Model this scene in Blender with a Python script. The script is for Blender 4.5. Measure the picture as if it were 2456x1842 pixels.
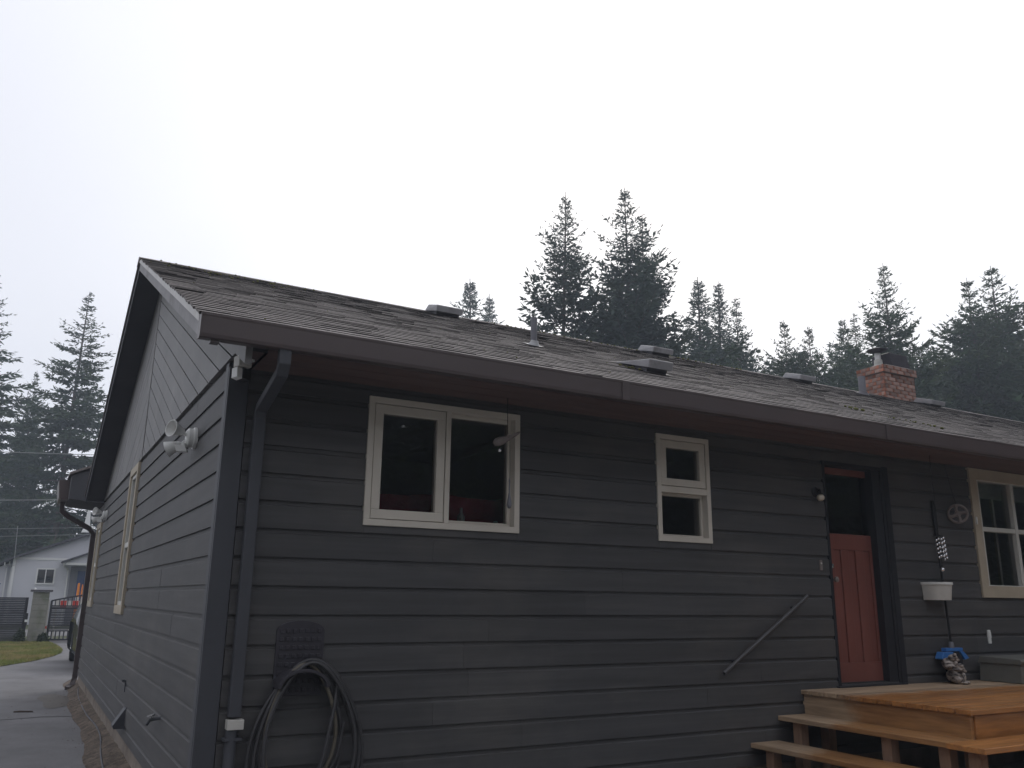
import bpy, math, random
import numpy as np
from mathutils import Vector, Matrix

for o in list(bpy.data.objects): bpy.data.objects.remove(o)
sc = bpy.context.scene
COL = sc.collection
R_ = math.radians

# ------------------------------------------------------------ camera, sky, sun, exposure
CAM = Vector((-1.0494, -5.7470, 1.5742)); YAW, PITCH, ROLL = 0.50982, 0.24997, 0.011716
cam = bpy.data.cameras.new('camera'); camo = bpy.data.objects.new('camera', cam); COL.objects.link(camo)
f_ = Vector((math.sin(YAW)*math.cos(PITCH), math.cos(YAW)*math.cos(PITCH), math.sin(PITCH)))
r0 = Vector((math.cos(YAW), -math.sin(YAW), 0)); u0 = r0.cross(f_)
r1 = r0*math.cos(ROLL) + u0*math.sin(ROLL); u1 = -r0*math.sin(ROLL) + u0*math.cos(ROLL)
M3 = Matrix((r1, u1, -f_)).transposed()
camo.matrix_world = Matrix.Translation(CAM) @ M3.to_4x4()
cam.sensor_fit = 'HORIZONTAL'; cam.sensor_width = 36.0; cam.lens = 29.73
cam.clip_start = 0.05; cam.clip_end = 2000
sc.camera = camo

SUN_EL, SUN_AZ = R_(33), R_(41)            # azimuth from +Y towards +X
world = bpy.data.worlds.new('World'); sc.world = world; world.use_nodes = True
wn, wl = world.node_tree.nodes, world.node_tree.links
wn.clear()
wo = wn.new('ShaderNodeOutputWorld'); bg = wn.new('ShaderNodeBackground'); bg.inputs['Strength'].default_value = 0.1
sky = wn.new('ShaderNodeTexSky'); sky.sky_type = 'NISHITA'; sky.sun_disc = False
sky.sun_elevation = SUN_EL; sky.sun_rotation = SUN_AZ; sky.air_density = 1.0; sky.dust_density = 3.0
tc = wn.new('ShaderNodeTexCoord')
sdir = (math.sin(SUN_AZ)*math.cos(SUN_EL), math.cos(SUN_AZ)*math.cos(SUN_EL), math.sin(SUN_EL))
dt = wn.new('ShaderNodeVectorMath'); dt.operation = 'DOT_PRODUCT'; dt.inputs[1].default_value = sdir
wl.new(tc.outputs['Generated'], dt.inputs[0])
mr = wn.new('ShaderNodeMapRange'); mr.interpolation_type = 'SMOOTHSTEP'
mr.inputs['From Min'].default_value = 0.72; mr.inputs['From Max'].default_value = 1.0
mr.inputs['To Min'].default_value = 0.0; mr.inputs['To Max'].default_value = 1.0
wl.new(dt.outputs['Value'], mr.inputs['Value'])
nz = wn.new('ShaderNodeTexNoise'); nz.inputs['Scale'].default_value = 2.2; nz.inputs['Detail'].default_value = 3
wl.new(tc.outputs['Generated'], nz.inputs['Vector'])
cl = wn.new('ShaderNodeMix'); cl.data_type = 'RGBA'          # cloud sheet: plain grey-white, brighter round the veiled sun
cl.inputs[6].default_value = (9.45, 9.6, 10.4, 1); cl.inputs[7].default_value = (12.2, 12.2, 12.4, 1)
wl.new(mr.outputs['Result'], cl.inputs[0])
nm = wn.new('ShaderNodeMapRange'); nm.inputs['From Min'].default_value = 0.3; nm.inputs['From Max'].default_value = 0.7
nm.inputs['To Min'].default_value = 0.955; nm.inputs['To Max'].default_value = 1.045
wl.new(nz.outputs['Fac'], nm.inputs['Value'])
vs = wn.new('ShaderNodeVectorMath'); vs.operation = 'SCALE'
wl.new(cl.outputs[2], vs.inputs[0]); wl.new(nm.outputs['Result'], vs.inputs['Scale'])
mx = wn.new('ShaderNodeMix'); mx.data_type = 'RGBA'; mx.inputs[0].default_value = 0.93
wl.new(sky.outputs['Color'], mx.inputs[6]); wl.new(vs.outputs['Vector'], mx.inputs[7])
wl.new(mx.outputs[2], bg.inputs['Color']); wl.new(bg.outputs['Background'], wo.inputs['Surface'])

sl = bpy.data.lights.new('sun', 'SUN'); sl.energy = 0.8; sl.angle = R_(25); sl.color = (1.0, 0.96, 0.9)
so = bpy.data.objects.new('sun', sl); COL.objects.link(so)
so.rotation_euler = Vector(sdir).to_track_quat('Z', 'Y').to_euler(); so.location = (10, 10, 40)
sc.view_settings.view_transform = 'Standard'; sc.view_settings.look = 'None'
sc.view_settings.exposure = 0.0; sc.view_settings.gamma = 1.0; sc.view_settings.use_curve_mapping = False
sc.cycles.max_bounces = 5; sc.cycles.diffuse_bounces = 3; sc.cycles.glossy_bounces = 2; sc.cycles.transparent_max_bounces = 12; sc.cycles.volume_bounces = 1

HAZE = 0.0019
# ------------------------------------------------------------ helpers
rng = random.Random(7)
def wloc(o):
    v = Vector((0, 0, 0))
    while o is not None:
        v += o.location; o = o.parent
    return v
def tag(o, label=None, cat=None, group=None, kind=None):
    if label: o['label'] = label
    if cat: o['category'] = cat
    if group: o['group'] = group
    if kind: o['kind'] = kind
    return o
def thing(name, loc, label, cat, group=None):
    o = bpy.data.objects.new(name, None); COL.objects.link(o); o.location = loc; o.empty_display_size = 0.2
    return tag(o, label, cat, group)
class MB:
    def __init__(s): s.v = []; s.f = []; s.smooth = False
    def add(s, vs, fs):
        b = len(s.v); s.v += [tuple(v) for v in vs]; s.f += [tuple(i+b for i in f) for f in fs]; return s
    def box(s, x0, x1, y0, y1, z0, z1):
        if x0 > x1: x0, x1 = x1, x0
        if y0 > y1: y0, y1 = y1, y0
        if z0 > z1: z0, z1 = z1, z0
        return s.add([(x0,y0,z0),(x1,y0,z0),(x1,y1,z0),(x0,y1,z0),(x0,y0,z1),(x1,y0,z1),(x1,y1,z1),(x0,y1,z1)],
              [(0,3,2,1),(4,5,6,7),(0,1,5,4),(1,2,6,5),(2,3,7,6),(3,0,4,7)])
    def obox(s, c, ax, ay, az):     # oriented box: centre + half-axis vectors
        c, ax, ay, az = map(Vector, (c, ax, ay, az))
        P = [c+sx*ax+sy*ay+sz*az for sz in (-1,1) for sx, sy in ((-1,-1),(1,-1),(1,1),(-1,1))]
        return s.add(P, [(0,3,2,1),(4,5,6,7),(0,1,5,4),(1,2,6,5),(2,3,7,6),(3,0,4,7)])
    def prism(s, poly, ax, a, b):   # poly of 2D points in the two other axes (order xyz), extruded along ax from a to b
        def P(p, t):
            q = list(p); q.insert(ax, t); return q
        n = len(poly)
        return s.add([P(p, a) for p in poly] + [P(p, b) for p in poly],
            [tuple(range(n))[::-1], tuple(range(n, 2*n))] + [(i, (i+1) % n, n+(i+1) % n, n+i) for i in range(n)])
    def tube(s, pts, r, n=8, closed=False, caps=True):
        pts = [Vector(p) for p in pts]; m = len(pts)
        rr = r if isinstance(r, (list, tuple)) else [r]*m
        ref = None; vs = []
        for i, p in enumerate(pts):
            a = pts[(i-1) % m] if (closed or i > 0) else p
            b = pts[(i+1) % m] if (closed or i < m-1) else p
            t = (b-a).normalized()
            if ref is None: ref = t.orthogonal().normalized()
            ref = (ref - t*ref.dot(t)).normalized(); bi = t.cross(ref)
            for k in range(n):
                an = 2*math.pi*k/n
                vs.append(p + (ref*math.cos(an)+bi*math.sin(an))*rr[i])
        fs = []
        for i in range(m if closed else m-1):
            j = (i+1) % m
            for k in range(n):
                fs.append((i*n+k, i*n+(k+1) % n, j*n+(k+1) % n, j*n+k))
        if caps and not closed:
            fs.append(tuple(range(n))[::-1]); fs.append(tuple(range((m-1)*n, m*n)))
        return s.add(vs, fs)
    def rtube(s, pts, w, d, side=(1,0,0)):   # rectangular section pipe
        pts = [Vector(p) for p in pts]; vs = []; fs = []; m = len(pts); side = Vector(side)
        for i, p in enumerate(pts):
            t = (pts[min(i+1, m-1)]-pts[max(i-1, 0)]).normalized()
            a = (side - t*side.dot(t)).normalized(); b = t.cross(a)
            for sx, sy in ((-1,-1),(1,-1),(1,1),(-1,1)): vs.append(p+a*sx*w/2+b*sy*d/2)
        for i in range(m-1):
            for k in range(4): fs.append((i*4+k, i*4+(k+1) % 4, i*4+4+(k+1) % 4, i*4+4+k))
        fs += [(3,2,1,0), tuple(range((m-1)*4, m*4))]
        return s.add(vs, fs)
    def lathe(s, prof, org, axis=(0,0,1), n=24, closed=False):
        org, t = Vector(org), Vector(axis).normalized(); a = t.orthogonal().normalized(); b = t.cross(a)
        vs = []; m = len(prof)
        for r, h in prof:
            for k in range(n):
                an = 2*math.pi*k/n; vs.append(org+t*h+(a*math.cos(an)+b*math.sin(an))*r)
        fs = [(i*n+k, i*n+(k+1) % n, (i+1)*n+(k+1) % n, (i+1)*n+k) for i in range(m-1) for k in range(n)]
        if closed: fs += [((m-1)*n+k, (m-1)*n+(k+1) % n, (k+1) % n, k) for k in range(n)]
        return s.add(vs, fs)
    def ball(s, c, r, n=10, m=7, sc3=(1,1,1)):
        c = Vector(c); vs = []
        for i in range(m+1):
            th = math.pi*i/m
            for k in range(n):
                an = 2*math.pi*k/n
                vs.append(c+Vector((math.sin(th)*math.cos(an)*r*sc3[0], math.sin(th)*math.sin(an)*r*sc3[1], math.cos(th)*r*sc3[2])))
        return s.add(vs, [(i*n+k, (i+1)*n+k, (i+1)*n+(k+1) % n, i*n+(k+1) % n) for i in range(m) for k in range(n)])
    def build(s, name, mat, parent=None, smooth=None, bevel=0):
        L = wloc(parent)
        me = bpy.data.meshes.new(name); me.from_pydata([tuple(Vector(v)-L) for v in s.v], [], s.f); me.validate(); me.update()
        if mat: me.materials.append(mat)
        o = bpy.data.objects.new(name, me); COL.objects.link(o)
        if parent: o.parent = parent
        if smooth:
            me.polygons.foreach_set('use_smooth', [True]*len(me.polygons))
            try: me.set_sharp_from_angle(angle=R_(smooth if smooth > 1 else 40))
            except Exception: pass
        if bevel:
            b = o.modifiers.new('bevel', 'BEVEL'); b.width = bevel; b.segments = 2; b.limit_method = 'ANGLE'; b.harden_normals = False
        return o
def box(name, mat, parent, *a, bevel=0): return MB().box(*a).build(name, mat, parent, bevel=bevel)
def share(src, name, parent, loc, rot=None, scale=None):
    o = bpy.data.objects.new(name, src.data); COL.objects.link(o); o.parent = parent
    o.location = Vector(loc) - wloc(parent)
    if rot: o.rotation_euler = rot
    if scale: o.scale = scale
    return o
def clip(poly, a, b, c):            # keep a*u + b*v <= c
    out = []
    for i, p in enumerate(poly):
        q = poly[(i+1) % len(poly)]; dp = a*p[0]+b*p[1]-c; dq = a*q[0]+b*q[1]-c
        if dp <= 0: out.append(p)
        if dp*dq < 0:
            t = dp/(dp-dq); out.append((p[0]+(q[0]-p[0])*t, p[1]+(q[1]-p[1])*t))
    return out

# ------------------------------------------------------------ materials
def mat(name, col, rough=0.7, var=0.15, scale=3.0, stretch=(1,1,1), objvar=0.0, bump=0.0, bscale=40.0, bstretch=None,
        spec=0.3, col2=None, c2lo=0.55, c2hi=0.7, c2scale=1.5, c2stretch=(1,1,1), metal=0.0, trans=0.0, fine=0.0, finescale=150.0, dry=None):
    m = bpy.data.materials.new(name); m.use_nodes = True
    N, L = m.node_tree.nodes, m.node_tree.links
    b = N['Principled BSDF']; b.inputs['Roughness'].default_value = rough; b.inputs['Metallic'].default_value = metal
    b.inputs['Specular IOR Level'].default_value = spec
    t = N.new('ShaderNodeTexCoord')
    def noise(sc_, st, det=5, w=0):
        mp = N.new('ShaderNodeMapping'); mp.inputs['Scale'].default_value = tuple(sc_*k for k in st); mp.inputs['Location'].default_value = (w, w*.7, w*.3)
        L.new(t.outputs['Object'], mp.inputs['Vector'])
        n = N.new('ShaderNodeTexNoise'); n.inputs['Scale'].default_value = 1.0; n.inputs['Detail'].default_value = det; n.inputs['Roughness'].default_value = 0.6
        L.new(mp.outputs['Vector'], n.inputs['Vector']); return n.outputs['Fac']
    def rng_(src, a, bb, lo, hi):
        k = N.new('ShaderNodeMapRange'); k.inputs['From Min'].default_value = a; k.inputs['From Max'].default_value = bb
        k.inputs['To Min'].default_value = lo; k.inputs['To Max'].default_value = hi; L.new(src, k.inputs['Value']); return k.outputs['Result']
    rgb = N.new('ShaderNodeRGB'); rgb.outputs[0].default_value = (*col, 1); c = rgb.outputs[0]
    if col2:
        k = N.new('ShaderNodeMix'); k.data_type = 'RGBA'; L.new(c, k.inputs[6]); k.inputs[7].default_value = (*col2, 1)
        L.new(rng_(noise(c2scale, c2stretch, 6, 3.3), c2lo, c2hi, 0, 1), k.inputs[0]); c = k.outputs[2]
    if dry:                      # boards sheltered by the eave stay dry and pale; dry = (colour, local y of the drip line)
        sx = N.new('ShaderNodeSeparateXYZ'); L.new(t.outputs['Object'], sx.inputs[0])
        ad = N.new('ShaderNodeMath'); ad.operation = 'MULTIPLY_ADD'; L.new(noise(3.0, (1,1,1), 4, 5.5), ad.inputs[0]); ad.inputs[1].default_value = .5; L.new(sx.outputs['Y'], ad.inputs[2])
        dm = rng_(ad.outputs[0], dry[1]+.17, dry[1]+.33, 0, 1)
        k = N.new('ShaderNodeMix'); k.data_type = 'RGBA'; L.new(c, k.inputs[6]); k.inputs[7].default_value = (*dry[0], 1); L.new(dm, k.inputs[0]); c = k.outputs[2]
        L.new(rng_(dm, 0, 1, rough, .8), b.inputs['Roughness'])
    mult = rng_(noise(scale, stretch), 0.25, 0.75, 1-var, 1+var)
    def mul(a, bb):
        k = N.new('ShaderNodeMath'); k.operation = 'MULTIPLY'; L.new(a, k.inputs[0]); L.new(bb, k.inputs[1]); return k.outputs[0]
    if objvar:
        oi = N.new('ShaderNodeObjectInfo'); mult = mul(mult, rng_(oi.outputs['Random'], 0, 1, 1-objvar, 1+objvar))
    if fine:
        mult = mul(mult, rng_(noise(finescale, (1,1,1), 2, 9.1), 0.3, 0.7, 1-fine, 1+fine))
    v = N.new('ShaderNodeVectorMath'); v.operation = 'SCALE'; L.new(c, v.inputs[0]); L.new(mult, v.inputs['Scale'])
    L.new(v.outputs['Vector'], b.inputs['Base Color'])
    if bump:
        bp = N.new('ShaderNodeBump'); bp.inputs['Strength'].default_value = bump; bp.inputs['Distance'].default_value = 0.01
        L.new(noise(bscale, bstretch or (1,1,1), 6, 1.7), bp.inputs['Height']); L.new(bp.outputs['Normal'], b.inputs['Normal'])
    if trans:
        tr = N.new('ShaderNodeBsdfTranslucent'); L.new(v.outputs['Vector'], tr.inputs['Color'])
        ms = N.new('ShaderNodeMixShader'); ms.inputs[0].default_value = trans
        L.new(b.outputs[0], ms.inputs[1]); L.new(tr.outputs[0], ms.inputs[2]); L.new(ms.outputs[0], N['Material Output'].inputs['Surface'])
    return m
def glass(name, tint=(0.85, 0.88, 0.88), ior=1.95):
    m = bpy.data.materials.new(name); m.use_nodes = True; N, L = m.node_tree.nodes, m.node_tree.links; N.clear()
    o = N.new('ShaderNodeOutputMaterial'); fr = N.new('ShaderNodeFresnel'); fr.inputs['IOR'].default_value = ior
    tr = N.new('ShaderNodeBsdfTransparent'); tr.inputs['Color'].default_value = (*tint, 1)
    gl = N.new('ShaderNodeBsdfGlossy'); gl.inputs['Roughness'].default_value = 0.01; gl.inputs['Color'].default_value = (1,1,1,1)
    # faint waviness of old panes
    t = N.new('ShaderNodeTexCoord'); n = N.new('ShaderNodeTexNoise'); n.inputs['Scale'].default_value = 2.5
    L.new(t.outputs['Object'], n.inputs['Vector']); bp = N.new('ShaderNodeBump'); bp.inputs['Strength'].default_value = 0.06; bp.inputs['Distance'].default_value = 0.02
    L.new(n.outputs['Fac'], bp.inputs['Height']); L.new(bp.outputs['Normal'], gl.inputs['Normal'])
    ms = N.new('ShaderNodeMixShader'); L.new(fr.outputs[0], ms.inputs[0]); L.new(tr.outputs[0], ms.inputs[1]); L.new(gl.outputs[0], ms.inputs[2])
    L.new(ms.outputs[0], o.inputs['Surface']); return m

H_GRAIN = (0.8, 0.8, 30)
M = {}
M['siding'] = mat('charcoal_siding', (0.068,0.0665,0.0685), 0.60, 0.22, 1.4, (0.5,0.5,10), 0.09, 0.10, 8, (0.35,0.35,26), 0.35, col2=(0.094,0.089,0.086), c2lo=.5, c2hi=.75, c2scale=1.1, c2stretch=(1,1,1.6))
M['gable_board'] = mat('weathered_gable_board', (0.155,0.149,0.149), 0.55, 0.18, 2.0, (1,0.6,0.9), 0.07, 0.1, 8, (1,1.2,1.8), 0.4, col2=(0.20,0.19,0.182), c2lo=.52, c2hi=.75, c2scale=2.2)
M['trim'] = mat('charcoal_trim', (0.068,0.070,0.080), 0.55, 0.12, 2, (3,3,.5), 0.03, 0.06, 30)
M['sheath'] = mat('dark_gap', (0.03,0.03,0.033), 0.8)
M['barge'] = mat('greyed_barge_board', (0.25,0.24,0.245), 0.6, 0.2, 3, (1,1,1), 0, 0.08, 30, col2=(0.16,0.15,0.15), c2scale=2)
M['drip'] = mat('drip_edge_metal', (0.44,0.42,0.40), 0.45, 0.15, 3, spec=.5, col2=(.33,.29,.25), c2scale=3)
M['fascia'] = mat('brown_fascia', (0.085,0.065,0.06), 0.6, 0.15, 2, (.4,2,2), 0, .05, 20)
M['gutter'] = mat('brown_gutter', (0.088,0.069,0.069), 0.42, 0.14, 1.5, (.5,2,2), spec=.5, col2=(.095,.07,.068), c2scale=1.2, c2stretch=(.6,1,1))
M['soffit'] = mat('stained_soffit', (0.13,0.085,0.078), 0.7, 0.2, 2, (.3,4,1), 0.05, .05, 20)
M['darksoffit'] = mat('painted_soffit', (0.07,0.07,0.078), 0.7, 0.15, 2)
M['shingle'] = mat('asphalt_shingle', (0.175,0.157,0.150), 0.88, 0.26, 2.2, (1,1,1), 0.08, 0.12, 120, None, 0.25, col2=(0.245,0.222,0.212), c2lo=.44, c2hi=.62, c2scale=7, c2stretch=(1,1.6,1.6), fine=.30, finescale=32)
M['butt'] = mat('shingle_edge_and_shadow', (0.035,0.032,0.032), .95, .3, 20)  # dark cut edge, blackened further to paint the shadow line of each course
M['moss'] = mat('roof_moss', (0.11,0.112,0.04), 0.95, 0.35, 25, bump=.6, bscale=120, col2=(.17,.155,.06), c2scale=18)
M['vent'] = mat('weathered_vent', (0.27,0.265,0.275), 0.5, 0.2, 5, spec=.5, col2=(.19,.18,.18), c2scale=5)
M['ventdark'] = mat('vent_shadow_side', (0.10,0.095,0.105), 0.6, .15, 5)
M['pipe'] = mat('grey_vent_pipe', (0.165,0.165,0.185), 0.55, 0.12, 6, (1,1,.4))
M['lead'] = mat('pipe_flashing', (0.42,0.42,0.43), 0.5, .2, 8)
M['brick'] = mat('red_brick', (0.30,0.115,0.070), 0.88, 0.32, 9, (1,1,1), 0.42, .35, 60, None, .2, col2=(0.30,0.225,0.195), c2lo=.42, c2hi=.62, c2scale=5.0)
M['mortar'] = mat('old_mortar', (0.20,0.165,0.145), 0.95, .25, 12, bump=.4, bscale=60)
M['crown'] = mat('chimney_crown', (0.42,0.41,0.38), .85, .25, 10)
M['flue'] = mat('galvanised_flue', (0.45,0.44,0.43), .4, .25, 8, metal=.3, spec=.5, col2=(.28,.13,.08), c2lo=.58, c2hi=.7, c2scale=9)
M['hood'] = mat('sooty_hood', (0.045,0.04,0.05), .6, .3, 6)
M['vinyl'] = mat('beige_vinyl', (0.60,0.55,0.48), 0.4, 0.07, 2, spec=.45, col2=(.54,.49,.42), c2scale=2)
M['tan'] = mat('tan_casing', (0.42,0.36,0.275), 0.6, 0.12, 3, (1,1,2), .02, .06, 30)
M['whitefr'] = mat('cream_window_frame', (0.55,0.54,0.50), .4, .06, 2, spec=.45)
M['glass'] = glass('window_glass')
M['room'] = mat('room_wall', (0.5,0.49,0.5), .9, .1, 1)
M['red'] = mat('dark_red_cloth', (0.30,0.045,0.065), .9, .25, 6, (1,1,.5))
M['door'] = mat('red_door_paint', (0.185,0.064,0.050), .45, .16, 2.5, (1,1,.5), 0.02, .06, 25, spec=.4)
M['darktrim'] = mat('dark_door_casing', (0.02,0.021,0.026), .55, .12, 3)
M['steel'] = mat('bright_metal', (0.62,0.62,0.62), .25, .08, 8, metal=.9, spec=.5)
M['conc'] = mat('foundation_concrete', (0.22,0.185,0.155), .9, .3, 4, bump=.4, bscale=30, col2=(.14,.11,.085), c2scale=2.2)
M['white'] = mat('white_plastic', (0.72,0.72,0.70), .4, .06, 5, spec=.45)
M['offwhite'] = mat('aged_white_plastic', (0.55,0.53,0.49), .5, .12, 6)
M['black'] = mat('black_plastic', (0.018,0.018,0.02), .45, .15, 6)
M['hangblk'] = mat('black_resin_hanger', (0.045,0.042,0.05), .5, .15, 10)
M['hose'] = mat('grey_rubber_hose', (0.048,0.047,0.05), .42, .15, 6, spec=.5)
M['hosebr'] = mat('mottled_hose', (0.12,0.105,0.08), .5, .3, 30, spec=.5)
DRY = ((0.36,0.255,0.165), .22)
M['cedar'] = mat('cedar_board', (0.42,0.185,0.058), .30, .34, 2.2, (1.2,14,14), .20, .15, 6, (1.5,26,26), .5, col2=(.235,.10,.034), c2lo=.42, c2hi=.70, c2scale=2.4, c2stretch=(.5,5,5), dry=DRY)
M['cedary'] = mat('cedar_board_crosswise', (0.34,0.175,0.07), .38, .34, 2.2, (14,1.2,14), .16, .15, 6, (26,1.5,26), .45, col2=(.205,.098,.042), c2lo=.42, c2hi=.70, c2scale=2.4, c2stretch=(5,.5,5), dry=DRY)
M['cedarpost'] = mat('rough_post', (0.30,0.185,0.125), .8, .2, 3, (10,10,1), .1, .1, 20)
M['bench'] = mat('grey_resin_box', (0.15,0.15,0.135), .6, .12, 5, bump=.1, bscale=30)
M['handrail'] = mat('dull_metal_rail', (0.075,0.073,0.075), .45, .12, 5, spec=.5)
M['blue'] = mat('blue_plastic', (0.045,0.17,0.46), .4, .08, 5, spec=.45)
M['bristle'] = mat('dark_bristles', (0.02,0.022,0.03), .9, .3, 60, (1,1,.1))
M['stone'] = mat('painted_stone', (0.40,0.34,0.30), .35, .4, 14, bump=.5, bscale=40, spec=.6, col2=(.07,.055,.05), c2lo=.46, c2hi=.56, c2scale=16, c2stretch=(1,1,2.2))
M['asphalt'] = mat('asphalt', (0.20,0.196,0.200), .92, .18, .9, (1,1,1), 0, .5, 160, None, .12, col2=(0.175,0.17,0.172), c2lo=.48, c2hi=.62, c2scale=.7, fine=.22, finescale=170)
M['bounce_pale'] = mat('pale_bounce_sheet', (0.29,0.285,0.275), .9, .18, 1.2, bump=.3, bscale=40, col2=(.23,.225,.215), c2scale=.8)  # pale surface for the added sheet that bounces light up the wall
M['dirt'] = mat('bare_dirt', (0.135,0.105,0.082), .95, .35, 5, bump=.9, bscale=45, col2=(.075,.058,.045), c2lo=.4,c2hi=.62,c2scale=6, fine=.4, finescale=45)
M['stain'] = mat('wet_silt', (0.085,0.072,0.060), .6, .25, 5, col2=(.115,.10,.085), c2scale=4)
M['lawn'] = mat('yard_ground', (0.065,0.075,0.03), .95, .3, .4, bump=.5, bscale=8, col2=(.09,.075,.04), c2scale=.3)
M['grass'] = mat('grass_blades', (0.20,0.225,0.065), .7, .4, 2.0, trans=.25, col2=(.33,.27,.12), c2lo=.45, c2hi=.6, c2scale=.7)
M['needle'] = mat('needles', (0.036,0.064,0.030), .65, .45, .9, objvar=.14, trans=.18, spec=.25, col2=(.062,.082,.034), c2lo=.45, c2hi=.65, c2scale=.55)
M['needle2'] = mat('needles_bluish', (0.040,0.062,0.046), .65, .45, .9, objvar=.14, trans=.18, spec=.25, col2=(.055,.075,.045), c2lo=.45, c2hi=.65, c2scale=.55)
M['bark'] = mat('bark', (0.085,0.065,0.052), .95, .35, 6, (1,1,.25), bump=.6, bscale=20)
M['nsiding'] = mat('pale_grey_vinyl_siding', (0.58,0.58,0.61), .6, .06, .6)
M['nwhite'] = mat('white_house_trim', (0.72,0.72,0.70), .5, .05, 1)
M['nroof'] = mat('dark_neighbour_roof', (0.075,0.075,0.085), .85, .2, 1)
M['nblue'] = mat('blue_door_paint', (0.025,0.055,0.16), .5, .1, 1)
M['npaneglass'] = glass('neighbour_glass', (.35,.4,.4))
M['fence'] = mat('charcoal_fence_slat', (0.036,0.036,0.044), .5, .12, 2, objvar=.08)
M['block'] = mat('mossy_concrete_block', (0.25,0.245,0.215), .95, .22, 3, bump=.4, bscale=25, col2=(.17,.18,.13), c2scale=1.5)
M['orange'] = mat('orange_plastic', (0.75,0.26,0.04), .5, .08, 4)
M['redpl'] = mat('red_plastic', (0.55,0.05,0.035), .5, .08, 4)
M['wire'] = mat('power_line', (0.30,0.31,0.30), .5)
M['carpaint'] = mat('black_car_paint', (0.022,0.026,0.03), .22, .05, 3, spec=.6)
M['tyre'] = mat('tyre_rubber', (0.02,0.02,0.021), .85, .2, 8)
M['bush'] = mat('bush_leaves', (0.035,0.05,0.025), .7, .4, 4, objvar=.1)
M['ornament'] = mat('bronze_ornament', (0.20,0.17,0.16), .5, .2, 9)
M['glassbead'] = mat('silver_bead', (0.80,0.80,0.82), .12, .05, 8, metal=.75, spec=.6)
M['lampglass'] = mat('frosted_lamp_globe', (0.62,0.55,0.45), .35, .08, 8, spec=.5)

# ------------------------------------------------------------ setting: ground, driveway
def sheet(name, poly, z, m, sub=0):
    o = MB().add([(x, y, z) for x, y in poly], [tuple(range(len(poly)))]).build(name, m); o['kind'] = 'structure'; return o
sheet('ground', [(-150,-150),(150,-150),(150,150),(-150,150)], -0.02, M['lawn'])
GX = [(-1.257,17.24),(-.55,18.95),(-.1,20.6),(.14,22.0),(.21,23.6),(.16,25.4),(.07,26.8),(-.05,28.2)]
sheet('driveway', [(-9,-14),(-.30,-14),(-.26,0),(-.25,3.6),(-.19,6.1),(-.14,9.2),(-.10,11.2),(0.0,12.3),(9,12.4),(9,31),(0.5,31.2),(-.07,29.2),(-.05,28.2),(.07,26.8),(.16,25.4),(.21,23.6),(.14,22.0),(-.1,20.6),(-.55,18.95),(-1.257,17.24),(-3.2,15.2),(-9,13)], -0.008, M['asphalt'])
sheet('added_bounce_yard', [(-.29,-13),(13,-13),(13,-.02),(-.02,-.02),(-.02,-.25),(-.255,-.25)], -0.006, M['bounce_pale'])  # paving added before the long wall to brighten it by bounce
sheet('street', [(-60,33.5),(60,33.5),(60,41),(-60,41)], -0.012, M['asphalt'])
# dirt strip against the gable wall
ds = MB(); rr = random.Random(3); ys = [ -3+ i*.12 for i in range(130)]
for i, y in enumerate(ys):
    e = -.29+.012*(y-3)+.006*rr.uniform(-1,1)+.03*math.sin(y*1.3)+.012*math.sin(y*4.1); e = max(min(e,-.1),-.36)
    ds.v += [(e, y, -0.004), (e*.55, y, .035+.018*rr.random()), (0.02, y, .10+.02*rr.random())]
for i in range(len(ys)-1):
    for k in range(2): ds.f.append((i*3+k, i*3+k+1, i*3+4+k, i*3+3+k))
o = ds.build('dirt_strip', M['dirt'], smooth=60); o['kind'] = 'structure'
# silt stain washed over the asphalt from the downspout
pts = []
for k in range(28):
    a = 2*math.pi*k/28; r_ = 1+.16*math.sin(3*a+1)+.1*math.sin(5*a)
    pts.append((-.36+.26*math.cos(a)*r_, 9.75+.95*math.sin(a)*r_))
sheet('silt_stain', pts, -0.004, M['stain'])

# grass verge
def quads_mesh(name, Q, m, parent=None, tri=False):
    n = Q.shape[0]; k = Q.shape[1]
    me = bpy.data.meshes.new(name); me.vertices.add(n*k); me.vertices.foreach_set('co', Q.reshape(-1).astype(np.float32))
    me.loops.add(n*k); me.loops.foreach_set('vertex_index', np.arange(n*k, dtype=np.int32))
    me.polygons.add(n); me.polygons.foreach_set('loop_start', np.arange(0, n*k, k, dtype=np.int32)); me.polygons.foreach_set('loop_total', np.full(n, k, dtype=np.int32))
    me.update(calc_edges=True); me.materials.append(m)
    o = bpy.data.objects.new(name, me); COL.objects.link(o)
    if parent: o.parent = parent
    return o
g = np.random.default_rng(5)
def inside(x, y, P):
    c = np.zeros_like(x, bool); n = len(P)
    for i in range(n):
        x1,y1 = P[i]; x2,y2 = P[i-1]
        t = ((y1 > y) != (y2 > y)); xi = (x2-x1)*(y-y1)/((y2-y1)+1e-12)+x1
        c ^= t & (x < xi)
    return c
VERGE = [(-6.5,14.2),(-3.2,15.4)] + GX + [(-.1,28.45),(-6.5,28.45)]
sheet('verge', VERGE, 0.0, M['lawn'])
n = 60000
x = g.uniform(-5.5, .4, n); y = g.uniform(14.6, 28.5, n); k = inside(x, y, VERGE); x, y = x[k], y[k]; n = len(x)
h = g.uniform(.03, .075, n); a = g.uniform(0, 6.283, n); w = g.uniform(.006, .012, n)*1.6; lx, ly = g.normal(0, .025, n), g.normal(0, .025, n)
Q = np.stack([np.stack([x-np.cos(a)*w, y-np.sin(a)*w, np.zeros(n)], 1), np.stack([x+np.cos(a)*w, y+np.sin(a)*w, np.zeros(n)], 1), np.stack([x+lx, y+ly, h], 1)], 1)
tag(quads_mesh('grass', Q, M['grass']), 'short patchy green and tan grass on the verge by the driveway', 'grass', kind='stuff')

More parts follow.
